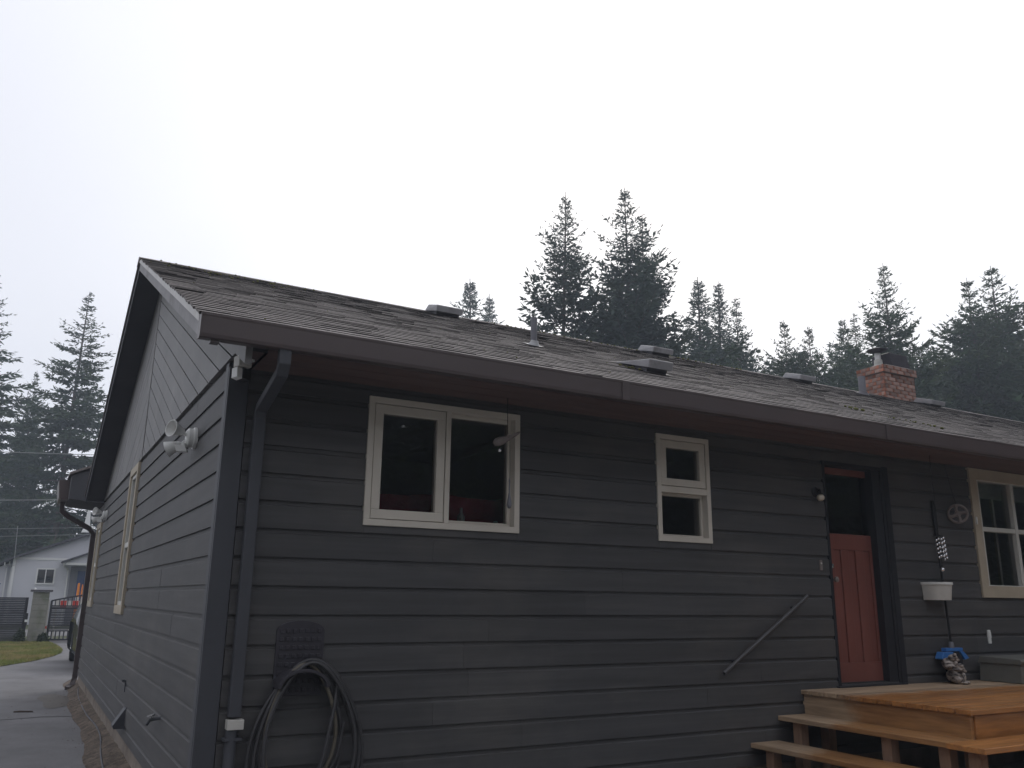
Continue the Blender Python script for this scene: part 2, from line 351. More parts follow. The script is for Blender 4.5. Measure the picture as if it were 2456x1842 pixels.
# ------------------------------------------------------------ the house
EXP = 0.1846; ZB = 1.465                       # siding exposure, one joint height
ZL = lambda k: ZB-(k-1)*EXP
OX, OY, ZE, RY, ZR = 0.324, 0.64, 3.225, 4.817, 5.546
SL = (ZR-ZE)/(RY+OY)
LEN = 21.0; SOF = 3.08; FY = -0.565
zroof = lambda y: ZE+SL*(y+OY) if y <= RY else ZR-SL*(y-RY)
house = thing('house', (0,0,0), 'long single-storey house with charcoal lap siding and grey shingle roof', 'house')

# openings on the long wall: x0,x1,z0,z1
W1 = (0.965, 2.223, 2.070, 3.000); W2 = (3.586, 4.186, 2.073, 3.000); W3 = (8.005, 9.62, 1.657, 3.070); DR = (5.655, 6.545, 0.835, 2.945)
OPEN = [W1, W2, W3, DR]
wall = MB()
xs = sorted({0.0, LEN, *[v for o_ in OPEN for v in o_[:2]]}); 
for a_, b_ in zip(xs[:-1], xs[1:]):
    op = [o_ for o_ in OPEN if o_[0] <= a_+1e-6 and o_[1] >= b_-1e-6]
    if op:
        wall.box(a_, b_, .004, .12, .15, op[0][2]+.02); wall.box(a_, b_, .004, .12, op[0][3]-.02, SOF+.05)
    else: wall.box(a_, b_, .004, .12, .15, SOF+.05)
lw = wall.build('long_wall', M['sheath'], house)
def board_profile(z0, z1, t=.024):
    # channel siding, outward depth d (positive): proud face, bevelled lip, deep channel running behind the next board
    return [(0, z0), (t, z0), (t, z1-.036), (.0095, z1-.0275), (.0085, z1+.004), (0, z1+.004)]
def row_pieces(u0, u1, z0, z1, opens):
    # full-height runs between openings plus the rips above and below an opening
    runs = [(u0, u1)]; rips = []
    for (a0, a1, b0, b1) in opens:
        if b0 < z1-.004 and b1 > z0+.004:
            runs = [s_ for c_ in runs for s_ in ((c_[0], min(c_[1], a0+.012)), (max(c_[0], a1-.012), c_[1])) if s_[1]-s_[0] > .02]
            if b0 > z0+.012: rips.append((a0+.013, a1-.013, z0, b0+.012, False))
            if b1 < z1-.012: rips.append((a0+.013, a1-.013, b1-.012, z1, True))
    return runs, rips
def rip_profile(z0, z1, top, t=.0235):
    return board_profile(z0, z1, t) if top and z1-z0 > .045 else [(0, z0), (t, z0), (t, z1), (0, z1)]
rj = random.Random(11)
def long_boards():
    for k in range(8, -8, -1):
        z0 = ZL(k); z1 = min(z0+EXP, SOF-.004)
        if k == 8: z0 = .238
        if z1-z0 < .03: continue
        cuts, rips = row_pieces(.108, LEN, z0, z1, OPEN)
        for (a0, a1, b0, b1, tp) in rips: MB().prism([(-d, z) for d, z in rip_profile(b0, b1, tp)], 0, a0, a1).build('siding_board', M['siding'], lw)
        for (a0, a1) in cuts:
            segs = [a0]
            if a1-a0 > 3:
                p_ = a0+rj.uniform(1.2, 3.6)
                while p_ < a1-.8: segs.append(p_); p_ += rj.uniform(2.4, 4.2)
            segs.append(a1)
            for s0, s1 in zip(segs[:-1], segs[1:]):
                j = rj.uniform(-.0012, .0012); t_ = .024+rj.uniform(-.001, .0012)
                prof = [(-d, z+j) for d, z in board_profile(z0, z1, t_)]
                MB().prism(prof, 0, s0+.0008, s1-.0008).build('siding_board', M['siding'], lw)
long_boards()
# gable wall
GD = 11.45
G1 = (5.0, 5.86, 1.365, 3.100); G2 = (9.98, 10.85, 1.386, 2.760)
gw = MB(); gys = [0.12, G1[0], G1[1], G2[0], G2[1], GD]
for a_, b_ in zip(gys[:-1], gys[1:]):
    op = [o_ for o_ in (G1, G2) if o_[0] == a_]
    if op: gw.box(.004, .12, a_, b_, .15, op[0][2]+.02); gw.box(.004, .12, a_, b_, op[0][3]-.02, 3.12)
    else: gw.box(.004, .12, a_, b_, .15, 3.12)
gw.prism([(FY+.02, 3.12), (10.2, 3.12), (10.2, zroof(10.2)-.20), (RY, ZR-.20), (FY+.02, zroof(FY)-.20)], 0, .004, .10)
gw.box(.004, .10, 10.2, GD, 3.12, 3.45)
gwall = gw.build('gable_wall', M['sheath'], house)
for k in range(8, -8, -1):
    z0 = ZL(k); z1 = min(z0+EXP, 3.112)
    if k == 8: z0 = .238
    cuts, rips = row_pieces(.10, GD, z0, z1, (G1, G2))
    for (a0, a1, b0, b1, tp) in rips: MB().prism([(-d, z) for d, z in rip_profile(b0, b1, tp)], 1, a0, a1).build('siding_board', M['siding'], gwall)
    for (a0, a1) in cuts:
        segs = [a0]; p_ = a0+rj.uniform(1.0, 3.2)
        while p_ < a1-.7: segs.append(p_); p_ += rj.uniform(2.2, 4.0)
        segs.append(a1)
        for s0, s1 in zip(segs[:-1], segs[1:]):
            j = rj.uniform(-.0012, .0012); t_ = .024+rj.uniform(-.001, .0012)
            MB().prism([(-d, z+j) for d, z in board_profile(z0, z1, t_)], 1, s0+.0008, s1-.0008).build('siding_board', M['siding'], gwall)
# gable boards, laid parallel to the roof slope on each half, a little proud of the siding below
for half in (0, 1):
    V = .1785
    for k in range(-15, 16):
        c0 = 3.172-SL*.0 + (k-1)*V - .0  # height of the board's lower edge at y=0 for the near half
        P = [(-.57, 2.9), (RY, 2.9), (RY, 6.2), (-.57, 6.2)]
        P = clip(P, SL, -1, -(c0+.0055)); P = clip(P, -SL, 1, c0+V-.0055) if P else P
        P = clip(P, 0, -1, -3.118) if P else P
        P = clip(P, -SL, 1, zroof(0)-.165) if P else P
        if len(P) < 3: continue
        ar = .5*abs(sum(P[i][0]*P[(i+1) % len(P)][1]-P[(i+1) % len(P)][0]*P[i][1] for i in range(len(P))))
        if ar < .002: continue
        if half: P = clip([(2*RY-y_, z_) for y_, z_ in P], 1, 0, 10.2)
        if len(P) < 3: continue
        MB().prism(P, 0, -.040+rj.uniform(-.0015,.0015), .002).build('gable_board', M['gable_board'], gwall)
MB().prism([(-.57,2.965),(-.42,3.03),(-.24,3.112),(-.20,3.1165),(-.57,3.1165)], 0, -.040, .002).build('gable_board', M['gable_board'], gwall)
MB().box(-.046, -.001, RY-.02, RY+.02, 3.118, ZR-.175).build('gable_joint_strip', M['gable_board'], gwall)
# corner boards and foundation
ct = MB(); ct.box(-.026, .104, -.028, 0.002, .22, SOF-.002); ct.build('corner_board', M['trim'], house, bevel=.002)
ct = MB(); ct.box(-.028, .002, .0035, .098, .22, 3.113); ct.build('corner_board', M['trim'], house, bevel=.002)
fd = MB(); fd.box(-.004, LEN, -.004, .2, -.3, .236); fd.box(-.004, .2, .201, GD-.02, -.3, .236); fd.build('foundation', M['conc'], house)

# roof deck, soffits, barge boards, gutter
rd = MB(); T = .028
rd.prism([(-OY, ZE-T), (RY, ZR-T), (10.28, zroof(10.28)-T), (10.28, zroof(10.28)-T-.05), (RY, ZR-T-.06), (-OY+.05, ZE-T-.03)], 0, -OX+.03, LEN+.2)
roof = rd.build('roof', M['fascia'], house)
rs = MB()   # rake soffit boards, near and far slope
rs.prism([(FY, zroof(FY)-.135), (RY, ZR-.135), (RY, ZR-.15), (FY, zroof(FY)-.15)], 0, -OX+.035, .003)
rs.prism([(RY+.001, ZR-.135), (10.2, zroof(10.2)-.135), (10.2, zroof(10.2)-.15), (RY+.001, ZR-.15)], 0, -OX+.035, .003)
rs.build('rake_soffit', M['darksoffit'], house)
for a0, a1 in ((FY, RY), (RY, 10.26)):
    P = [(a0, zroof(a0)-.035), (a1, zroof(a1)-.035), (a1, zroof(a1)-.165), (a0, zroof(a0)-.165)]
    MB().prism(P, 0, -OX+.005, -OX+.032).build('barge_board', M['barge'] if a0 < 0 else M['darksoffit'], house, bevel=.002)
de = [-.60, 1.35, 3.2, RY]
for a0, a1 in zip(de[:-1], de[1:]):
    P = [(a0+.004, zroof(a0)-.002), (a1, zroof(a1)-.002), (a1, zroof(a1)-.062), (a0+.004, zroof(a0)-.062)]
    MB().prism(P, 0, -OX-.012, -OX+.004).build('drip_edge', M['drip'], house)
P = [(RY, ZR-.002), (10.28, zroof(10.28)-.002), (10.28, zroof(10.28)-.05), (RY, ZR-.05)]
MB().prism(P, 0, -OX-.010, -OX+.004).build('drip_edge', M['ventdark'], house)
# eave fascia, soffit
MB().box(-OX+.04, LEN, FY-.02, FY, 3.075, 3.195).build('fascia', M['fascia'], house)
sy = [FY+.001, -.38, -.19, .003]
for a0, a1 in zip(sy[:-1], sy[1:]): MB().box(.012, LEN, a0+.002, a1-.002, SOF, SOF+.016).build('soffit_board', M['soffit'], house)
# K-style gutter, open on top
gp = [(FY-.021, 3.216), (FY-.021, 3.070), (FY-.095, 3.064), (FY-.106, 3.070), (FY-.110, 3.090), (FY-.112, 3.195), (FY-.116, 3.205), (FY-.116, 3.216), (FY-.108, 3.216), (FY-.107, 3.09), (FY-.095, 3.072), (FY-.027, 3.076), (FY-.025, 3.216)]
gut = MB(); n_ = len(gp)
gut.add([(-OX-.004, *p) for p in gp]+[(LEN, *p) for p in gp], [(i, i+1, n_+i+1, n_+i) for i in range(n_-1)]); gu = gut.build('gutter', M['gutter'], house)
MB().prism([(FY-.018, 3.218), (FY-.018, 3.068), (FY-.095, 3.060), (FY-.109, 3.067), (FY-.114, 3.09), (FY-.119, 3.205), (FY-.119, 3.218)], 0, -OX-.010, -OX-.003).build('end_cap', M['gutter'], gu)
MB().box(-OX+.06, -OX+.11, FY-.085, FY-.02, 3.048, 3.066).build('outlet_lip', M['gutter'], gu)
for xx in (2.75, 5.8, 8.85, 11.9, 14.95): MB().box(xx, xx+.07, FY-.119, FY-.1165, 3.066, 3.217).build('seam', M['gutter'], gu)
for xx in np.arange(.5, LEN, .9): MB().box(xx, xx+.02, FY-.106, FY-.022, 3.206, 3.212).build('hanger', M['gutter'], gu)
# shingle courses
rg = random.Random(21); NC = 42; Ls = math.hypot(RY+OY, ZR-ZE); uy, uz = (RY+OY)/Ls, (ZR-ZE)/Ls; ny, nz_ = -uz, uy
ex = Ls/NC
for c in range(NC):
    s0 = c*ex-.012; s1 = (c+1)*ex+.02
    mb = MB(); xx = -OX-.018+rg.uniform(-.006, .006); prev = None
    while xx < LEN+.2:
        w_ = rg.choice((.17,.2,.24,.30,.33))*rg.uniform(.85,1.15); th = rg.choice((.0048,.0058,.0066,.0082))+(.003 if rg.random() < .012 else 0)*rg.uniform(.9,1.1)
        d = rg.uniform(-.006, .006)*(1.8 if c == 0 else 1); sag = .004*math.sin(xx*.9+c*.2)
        def P3(s_, n2): return (-OY+uy*s_+ny*n2, ZE+uz*s_+nz_*n2)
        x0_, x1_ = xx, xx+w_-.003
        lo = P3(s0+d, -.012); up = P3(s0+d, th+sag*.3); bk = P3(s1, -.0006+sag*.3)
        mb.add([(x0_,*lo),(x1_,*lo),(x1_,*up),(x0_,*up),(x0_,*bk),(x1_,*bk)], [(0,1,2,3),(3,2,5,4),(0,3,4),(1,5,2)])
        xx += w_
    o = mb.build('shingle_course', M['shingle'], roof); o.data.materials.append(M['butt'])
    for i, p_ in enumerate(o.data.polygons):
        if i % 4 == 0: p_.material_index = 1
rc = MB(); xx = -OX-.02
while xx < LEN+.2:
    w_ = .16; t_ = rg.uniform(.012,.02)
    rc.prism([(RY-.15, ZR-SL*.15+.005), (RY-.012, ZR+.004), (RY+.012, ZR+.004), (RY+.15, ZR-SL*.15+.005), (RY+.15, ZR-SL*.15-.012), (RY-.15, ZR-SL*.15-.012)], 0, xx, xx+w_-.004)
    xx += w_
rc.build('ridge_cap', M['shingle'], roof)
fs_ = MB(); fs_.prism([(RY, ZR-.003), (10.3, zroof(10.3)-.003), (10.3, zroof(10.3)-T-.001), (RY, ZR-T-.001)], 0, -OX-.015, LEN+.2)
fs_.build('far_slope_shingles', M['shingle'], roof)

# rear eave return with its gutter and downspout (far end of the gable wall)
re_ = MB(); re_.prism([(-.56, 3.16), (.02, 3.10), (.02, 3.80), (-.20, 3.74), (-.56, 3.55)], 1, 10.5, 12.1)
re_.build('eave_return', M['darksoffit'], house)
MB().prism([(-.60, 3.60), (-.18, 3.79), (.02, 3.85), (.02, 3.81), (-.18, 3.752), (-.60, 3.56)], 1, 10.44, 12.15).build('return_roof', M['shingle'], house)
MB().prism([(-.735, 3.52), (-.70, 3.22), (-.66, 3.18), (-.562, 3.18), (-.562, 3.53)], 1, 11.0, 12.12).build('return_gutter', M['gutter'], house)
d2 = MB(); d2.rtube([(-.62, 11.5, 3.19), (-.62, 11.5, 3.02), (-.50, 11.5, 2.93), (-.14, 11.5, 2.74), (-.06, 11.5, 2.65), (-.055, 11.5, 1.6), (-.055, 11.5, .18), (-.085, 11.46, .06), (-.16, 11.35, .012)], .085, .075)
d2.build('downspout', M['gutter'], house, bevel=.006)
# near downspout
dsn = MB(); dsn.rtube([(.185, FY-.065, 3.085), (.185, FY-.065, 2.98), (.186, FY-.03, 2.93), (.188, -.11, 2.80), (.19, -.066, 2.74), (.19, -.062, 2.6), (.19, -.062, .855)], .075, .058)
dn = dsn.build('downspout', M['trim'], house, bevel=.006)
MB().rtube([(.197, -.07, .842), (.197, -.07, .785)], .098, .075).build('pale_joint_sleeve', M['offwhite'], dn, bevel=.002)
MB().tube([(.182, -.062, .783), (.182, -.062, .1), (.182, -.14, .03)], .036, 10).build('drain_pipe', M['trim'], dn, smooth=50)
MB().box(.135, .245, -.095, -.02, .72, .735).build('strap', M['trim'], dn)

# roof vents, pipes
def vent_box(x0, y0, w, l, h, name='roof_vent', slope=False, label=None):
    z = lambda y, n2: (y+ny*n2, zroof(y)+nz_*n2)
    v0 = y0; v1 = y0+l
    top = [(x0, *z(v0, h)), (x0+w, *z(v0, h)), (x0+w-.03, *z(v1, .02 if slope else h*.75)), (x0+.03, *z(v1, .02 if slope else h*.75))]
    mid = [(x0-.0, *z(v0-.01, h*.40)), (x0+w, *z(v0-.01, h*.40)), (x0+w, *z(v1+.02, .01)), (x0, *z(v1+.02, .01))]
    m = MB(); m.add(top+mid, [(0,1,2,3), (4,5,1,0), (5,6,2,1), (6,7,3,2), (7,4,0,3)])
    o = m.build(name, M['vent'], house, bevel=.012)
    if label: o['label'] = label
    b = MB(); b.add([(x0+.03, *z(v0+.04, h*.56)), (x0+w-.03, *z(v0+.04, h*.56)), (x0+w-.03, *z(v0+.04, .0)), (x0+.03, *z(v0+.04, .0)), (x0+.03, *z(v0+l*.5, h*.3)), (x0+w-.03, *z(v0+l*.5, h*.3)), (x0+w-.03, *z(v0+l*.5, 0)), (x0+.03, *z(v0+l*.5, 0))],
        [(0,1,2,3), (0,3,7,4), (1,5,6,2), (4,7,6,5)])
    b.build('throat', M['ventdark'], o)
    fl = MB(); fl.add([(x0-.02, *z(v0-.02, .014)), (x0+w+.02, *z(v0-.02, .014)), (x0+w+.02, *z(v1+.05, .014)), (x0-.02, *z(v1+.05, .014))], [(0,1,2,3)])
    fl.build('flashing', M['ventdark'], o)
for x0 in (3.36, 7.08, 10.32, 13.95): vent_box(x0, 4.30, .40, .36, .14)
vent_box(3.98, .56, .30, .52, .145, slope=True)
def roof_pipe(x, y, h, r, m, fm='lead'):
    p = MB(); zb = zroof(y); p.lathe([(r*.85, -.1), (r*.85, h-.002), (r, h), (r, h-.0), (r, -.1)][::-1], (x, y, zb), n=18); p.lathe([(r, h), (r*.85, h), (r*.85, h-.1)], (x, y, zb), n=18)
    o = p.build('vent_pipe', m, house, smooth=40)
    f = MB(); f.lathe([(r*1.02, .055), (r*1.35, .03), (r*1.9, .0)], (x, y, zb+.01), axis=(0, ny, nz_), n=18)
    f.add([(x-.08, y-.08, zroof(y-.08)+.016), (x+.08, y-.08, zroof(y-.08)+.016), (x+.08, y+.10, zroof(y+.10)+.016), (x-.08, y+.10, zroof(y+.10)+.016)], [(0,1,2,3)])
    f.build('flashing', M[fm], o)
roof_pipe(3.24, 1.47, .31, .034, M['pipe'])
roof_pipe(11.63, 4.03, .335, .062, M['pipe'], 'ventdark')
# moss tufts on the shingles
ms = MB(); rm = random.Random(4)
def tuft(x, y, n, sx, sy_, r0, r1):
    for _ in range(n):
        px, py = x+rm.gauss(0, sx), y+rm.gauss(0, sy_); r = rm.uniform(r0, r1)
        if py < -OY+.03 or px < -OX+.03: continue
        ms.ball((px, py, zroof(py)+.012+r*.2), r, 7, 5, (1.3, 1.0, .75))
tuft(6.75, .42, 9, .05, .08, .010, .026); tuft(7.02, .05, 10, .18, .08, .005, .014); tuft(7.36, -.12, 7, .06, .06, .008, .020); tuft(6.9, .2, 6, .1, .15, .005, .012)
tuft(4.55, 1.02, 10, .05, .06, .008, .02); tuft(3.9, .75, 10, .05, .06, .006, .016)
for xx in np.arange(4.2, 9.5, .12): tuft(float(xx), RY-.12, 2, .06, .05, .006, .016)
for xx in np.arange(-.2, 1.6, .06): tuft(float(xx), RY-.5+rm.uniform(-.5,.3), 2, .1, .25, .005, .013)
for _ in range(60): tuft(rm.uniform(-.2, 8), rm.uniform(-.55, 4.2), 1, .0, .0, .003, .007)
tag(ms.build('moss', M['moss'], smooth=60), 'small yellow-green moss tufts scattered on the grey shingle roof', 'moss', kind='stuff')

# chimney of single bricks
CX0, CX1, CY0, CY1, CZ0 = 13.15, 14.09, 4.69, 5.24, 5.20
core = MB(); core.box(CX0+.012, CX1-.012, CY0+.012, CY1-.012, CZ0, 6.155)
core.box(CX0-.026, CX1+.026, CY0-.026, CY1+.026, 6.005, 6.150)
chim = core.build('chimney', M['mortar'], house)
BL, BH, BW = .205, .066, .095; CH = .0765
proto = MB().box(-BL/2, BL/2, -BW/2, BW/2, -BH/2, BH/2).build('brick', M['brick'], chim, bevel=.004)
proto.location = Vector((CX0+BL/2, CY0+BW/2, CZ0)) - wloc(chim)
rb = random.Random(9)
def course(x0, x1, y0, y1, z, off):
    for side in range(4):
        ln = (x1-x0) if side in (0, 2) else (y1-y0)
        nfit = max(2, round(ln/(BL+.011))); step = ln/nfit; p_ = (0 if off == 0 else -.5)*step
        while p_ < ln-.01:
            a0, a1 = max(0, p_), min(ln, p_+step); p_ += step
            if a1-a0 < .03: continue
            c_ = (a0+a1)/2; sx_ = (a1-a0-.011)/BL; jt = rb.uniform(-.0025, .0025)
            if side == 0: loc, rz = (x0+c_, y0+BW/2+jt, z), 0
            elif side == 2: loc, rz = (x0+c_, y1-BW/2+jt, z), 0
            elif side == 1: loc, rz = (x0+BW/2+jt, y0+c_, z), math.pi/2
            else: loc, rz = (x1-BW/2+jt, y0+c_, z), math.pi/2
            share(proto, 'brick', chim, loc, (0, 0, rz), (sx_, .93 if side in (1,3) else 1, 1))
nb = 0; z = 6.005-CH/2
while z > CZ0+.1: course(CX0, CX1, CY0, CY1, z, nb % 2); z -= CH; nb += 1
for k in range(2): course(CX0-.04, CX1+.04, CY0-.04, CY1+.04, 6.005+.002+CH/2+k*CH, k % 2)
MB().prism([(CX0-.02, 6.157), (CX1+.02, 6.157), (CX1-.12, 6.182), (CX0+.12, 6.182)], 1, CY0, CY1).build('crown', M['crown'], chim)
fl = MB(); fl.lathe([(.16, 0), (.15, .03), (.085, .06), (.078, .17)], (CX0+.20, 4.93, 6.16), n=20)
fo = fl.build('flue', M['crown'], chim, smooth=40)
MB().lathe([(.058, .10), (.058, .32), (.05, .33)], (CX0+.20, 4.93, 6.16), n=18).build('flue_pipe', M['flue'], fo, smooth=40)
MB().lathe([(.07, .31), (.19, .372), (.19, .38), (.06, .425), (.001, .432)], (CX0+.20, 4.93, 6.16), n=22).build('rain_cap', M['hood'], fo, smooth=40)
MB().add([(CX0+.38, 4.74, 6.165), (CX1+.01, 4.74, 6.165), (CX1+.01, 5.2, 6.165), (CX0+.38, 5.2, 6.165), (CX0+.34, 4.76, 6.47), (CX1-.08, 4.76, 6.47), (CX1-.08, 5.18, 6.47), (CX0+.34, 5.18, 6.47), (CX0+.5, 4.9, 6.53), (CX1-.24, 4.9, 6.53), (CX1-.24, 5.06, 6.53), (CX0+.5, 5.06, 6.53)],
    [(0,1,5,4),(1,2,6,5),(2,3,7,6),(3,0,4,7),(4,5,9,8),(5,6,10,9),(6,7,11,10),(7,4,8,11),(8,9,10,11)]).build('metal_hood', M['hood'], chim, bevel=.008)

# ------------------------------------------------------------ windows and door of the house
def frame_bars(mb, u0, u1, z0, z1, w, d0, d1, ax):   # four bars; ax 0 = wall along x (depth y), 1 = wall along y (depth x)
    def bx(a, b, c, d):
        if ax == 0: mb.box(a, b, d0, d1, c, d)
        else: mb.box(d0, d1, a, b, c, d)
    bx(u0, u1, z1-w, z1); bx(u0, u1, z0, z0+w); bx(u0, u0+w, z0+w, z1-w); bx(u1-w, u1, z0+w, z1-w)
def room(u0, u1, z0, z1, y0=.14, depth=2.6, side=.6, ax=0, m=None):
    mb = MB(); a0, a1 = u0-side, u1+side; b0, b1 = z0-1.0, min(z1+.02, 3.05)
    def P(u, d, z): return (u, d, z) if ax == 0 else (d, u, z)
    V = [P(a0,y0,b0),P(a1,y0,b0),P(a1,y0+depth,b0),P(a0,y0+depth,b0),P(a0,y0,b1),P(a1,y0,b1),P(a1,y0+depth,b1),P(a0,y0+depth,b1)]
    mb.add(V, [(0,1,2,3),(4,5,6,7),(1,2,6,5),(2,3,7,6),(3,0,4,7)])
    # inner face of the outer wall round the opening
    fr = [P(a0,y0,b0),P(a1,y0,b0),P(a1,y0,b1),P(a0,y0,b1),P(u0,y0,z0),P(u1,y0,z0),P(u1,y0,min(z1,b1-.01)),P(u0,y0,min(z1,b1-.01))]
    mb.add(fr, [(0,1,5,4),(1,2,6,5),(2,3,7,6),(3,0,4,7)])
    return mb.build('room_interior', m or M['room'], house)
def pane(parent, u0, u1, z0, z1, d, ax=0, m='glass'):
    if ax == 0: return MB().add([(u0,d,z0),(u1,d,z0),(u1,d,z1),(u0,d,z1)], [(0,1,2,3)]).build('pane', M[m], parent)
    return MB().add([(d,u0,z0),(d,u1,z0),(d,u1,z1),(d,u0,z1)], [(3,2,1,0)]).build('pane', M[m], parent)
# two-pane window
x0, x1, z0, z1 = W1
mb = MB(); frame_bars(mb, x0, x1, z0, z1, .046, -.038, .115, 0); mb.box(1.583, 1.623, -.036, .11, z0+.046, z1-.046)
w = mb.build('window', M['vinyl'], house, bevel=.003); w['label'] = 'two-pane window with an opening left sash'
mb = MB(); frame_bars(mb, x0+.051, 1.578, z0+.051, z1-.051, .066, -.030, .05, 0); s_ = mb.build('sash', M['vinyl'], w, bevel=.004)
pane(w, x0+.117, 1.512, z0+.117, z1-.117, .004)
mb = MB(); frame_bars(mb, 1.623, x1-.046, z0+.046, z1-.046, .028, .03, .09, 0); mb.build('fixed_frame', M['vinyl'], w, bevel=.003)
pane(w, 1.651, x1-.074, z0+.074, z1-.074, .055)
room(x0, x1, z0, z1)
# small awning window
x0, x1, z0, z1 = W2
mb = MB(); frame_bars(mb, x0, x1, z0, z1, .044, -.038, .115, 0); mb.box(x0+.044, x1-.044, -.036, .11, 2.492, 2.547)
w = mb.build('window', M['vinyl'], house, bevel=.003); w['label'] = 'small window with a top sash over a fixed pane'
mb = MB(); frame_bars(mb, x0+.049, x1-.049, 2.552, z1-.049, .064, -.030, .05, 0); mb.build('sash', M['vinyl'], w, bevel=.004)
pane(w, x0+.113, x1-.113, 2.616, z1-.113, .004)
mb = MB(); frame_bars(mb, x0+.044, x1-.044, z0+.044, 2.492, .022, .03, .09, 0); mb.build('fixed_frame', M['vinyl'], w, bevel=.003)
pane(w, x0+.066, x1-.066, z0+.066, 2.470, .055)
room(x0, x1, z0, z1)
# tan cased window by the deck
x0, x1, z0, z1 = W3
mb = MB(); frame_bars(mb, x0, x1, z0, z1, .125, -.045, .02, 0); w = mb.build('window', M['tan'], house, bevel=.003); w['label'] = 'window with wide tan casing and cream sashes'
mb = MB(); frame_bars(mb, x0+.127, x1-.127, z0+.092, z1-.090, .042, -.030, .10, 0)
mb.box(8.785, 8.84, -.028, .09, z0+.134, z1-.132); mb.box(x0+.169, 8.785, -.022, .06, 2.375, 2.425); mb.box(8.84, x1-.169, -.022, .06, 2.375, 2.425)
mb.build('sash', M['whitefr'], w, bevel=.004)
for a0, a1 in ((x0+.165, 8.787), (8.838, x1-.165)):
    for b0, b1 in ((z0+.132, 2.377), (2.423, z1-.130)): pane(w, a0, a1, b0, b1, .02)
room(x0, x1, z0, z1, side=.8)
MB().box(x0+.17, x1-.17, .16, .19, 2.78, 3.0).build('valance', M['offwhite'], w)
MB().box(8.70, 8.735, .16, .19, 1.75, 2.78).build('blind_edge', M['vinyl'], w)
MB().box(8.02, 8.034, -.062, -.045, 2.44, 2.52).build('hook', M['white'], w)
# gable windows
for (a0, a1, b0, b1), rail in ((G1, 2.16), (G2, 2.07)):
    mb = MB(); frame_bars(mb, a0, a1, b0, b1, .095, -.052, .02, 1); w = mb.build('window', M['tan'], house, bevel=.003)
    w['label'] = 'beige cased side window'
    mb = MB(); frame_bars(mb, a0+.096, a1-.096, b0+.096, b1-.096, .045, -.030, .09, 1); mb.box(-.028, .06, a0+.141, a1-.141, rail-.03, rail+.03)
    mb.build('sash', M['whitefr'], w, bevel=.003)
    pane(w, a0+.14, a1-.14, b0+.14, rail-.028, .02, 1); pane(w, a0+.14, a1-.14, rail+.028, b1-.14, .005, 1)
    room(a0, a1, b0, b1, ax=1, depth=1.6)
# door
x0, x1, z0, z1 = DR
mb = MB(); mb.box(x0, x0+.035, -.03, .20, z0, z1); mb.box(x1-.035, x1, -.03, .20, z0, z1); mb.box(x0+.035, x1-.035, -.03, .20, z1-.04, z1)
dc = mb.build('door', M['darktrim'], house, bevel=.003); dc['label'] = 'red panelled back door with a dark glazed top half'
MB().box(x1+.002, x1+.085, -.034, -.002, z0-.01, z1+.01).build('casing', M['darktrim'], dc, bevel=.003)
MB().box(x1-.16, x1-.036, -.02, .14, z0+.002, z1-.042).build('screen_door_edge', M['darktrim'], dc, bevel=.003)
MB().box(x0-.03, x1+.05, -.06, .18, z0-.025, z0).build('threshold', M['darktrim'], dc, bevel=.003)
lf = MB(); a0, a1 = x0+.037, x1-.037; yl = .055
lf.box(a0, a1, yl+.016, yl+.045, z0+.004, 2.20)         # recessed panel ground
lf.box(a0, a1, yl, yl+.0165, z0+.004, z0+.195); lf.box(a0, a1, yl, yl+.0165, 2.09, 2.245); lf.box(a0, a1, yl, yl+.045, 2.835, z1-.044)
for sx0, sx1 in ((a0, a0+.14), (a0+.235, a0+.345), (a0+.445, a0+.56), (a0+.66, a1)): lf.box(sx0, sx1, yl, yl+.0165, z0+.195, 2.09)
lf.box(a0, a0+.035, yl, yl+.045, 2.245, 2.835); lf.box(a1-.10, a1, yl, yl+.045, 2.245, 2.835)
leaf = lf.build('leaf', M['door'], dc, bevel=.004)
MB().add([(a0+.035,yl+.02,2.245),(a1-.1,yl+.02,2.245),(a1-.1,yl+.02,2.835),(a0+.035,yl+.02,2.835)], [(0,1,2,3)]).build('glazing', M['glass'], dc)
MB().lathe([(.028,0),(.03,.008),(.022,.02),(.001,.024)], (a0+.075, yl, 1.93), (0,-1,0), 16).build('deadbolt', M['steel'], dc, smooth=40)
MB().lathe([(.03,0),(.012,.012),(.012,.035),(.027,.05),(.027,.065),(.001,.075)], (a0+.075, yl, 1.80), (0,-1,0), 16).build('knob', M['ornament'], dc, smooth=40)
room(x0, x1, z0+.9, z1, y0=.25)
MB().box(x0-.1, x1+.1, .201, .215, z0-.1, 2.2).build('inner_backing', M['room'], dc)

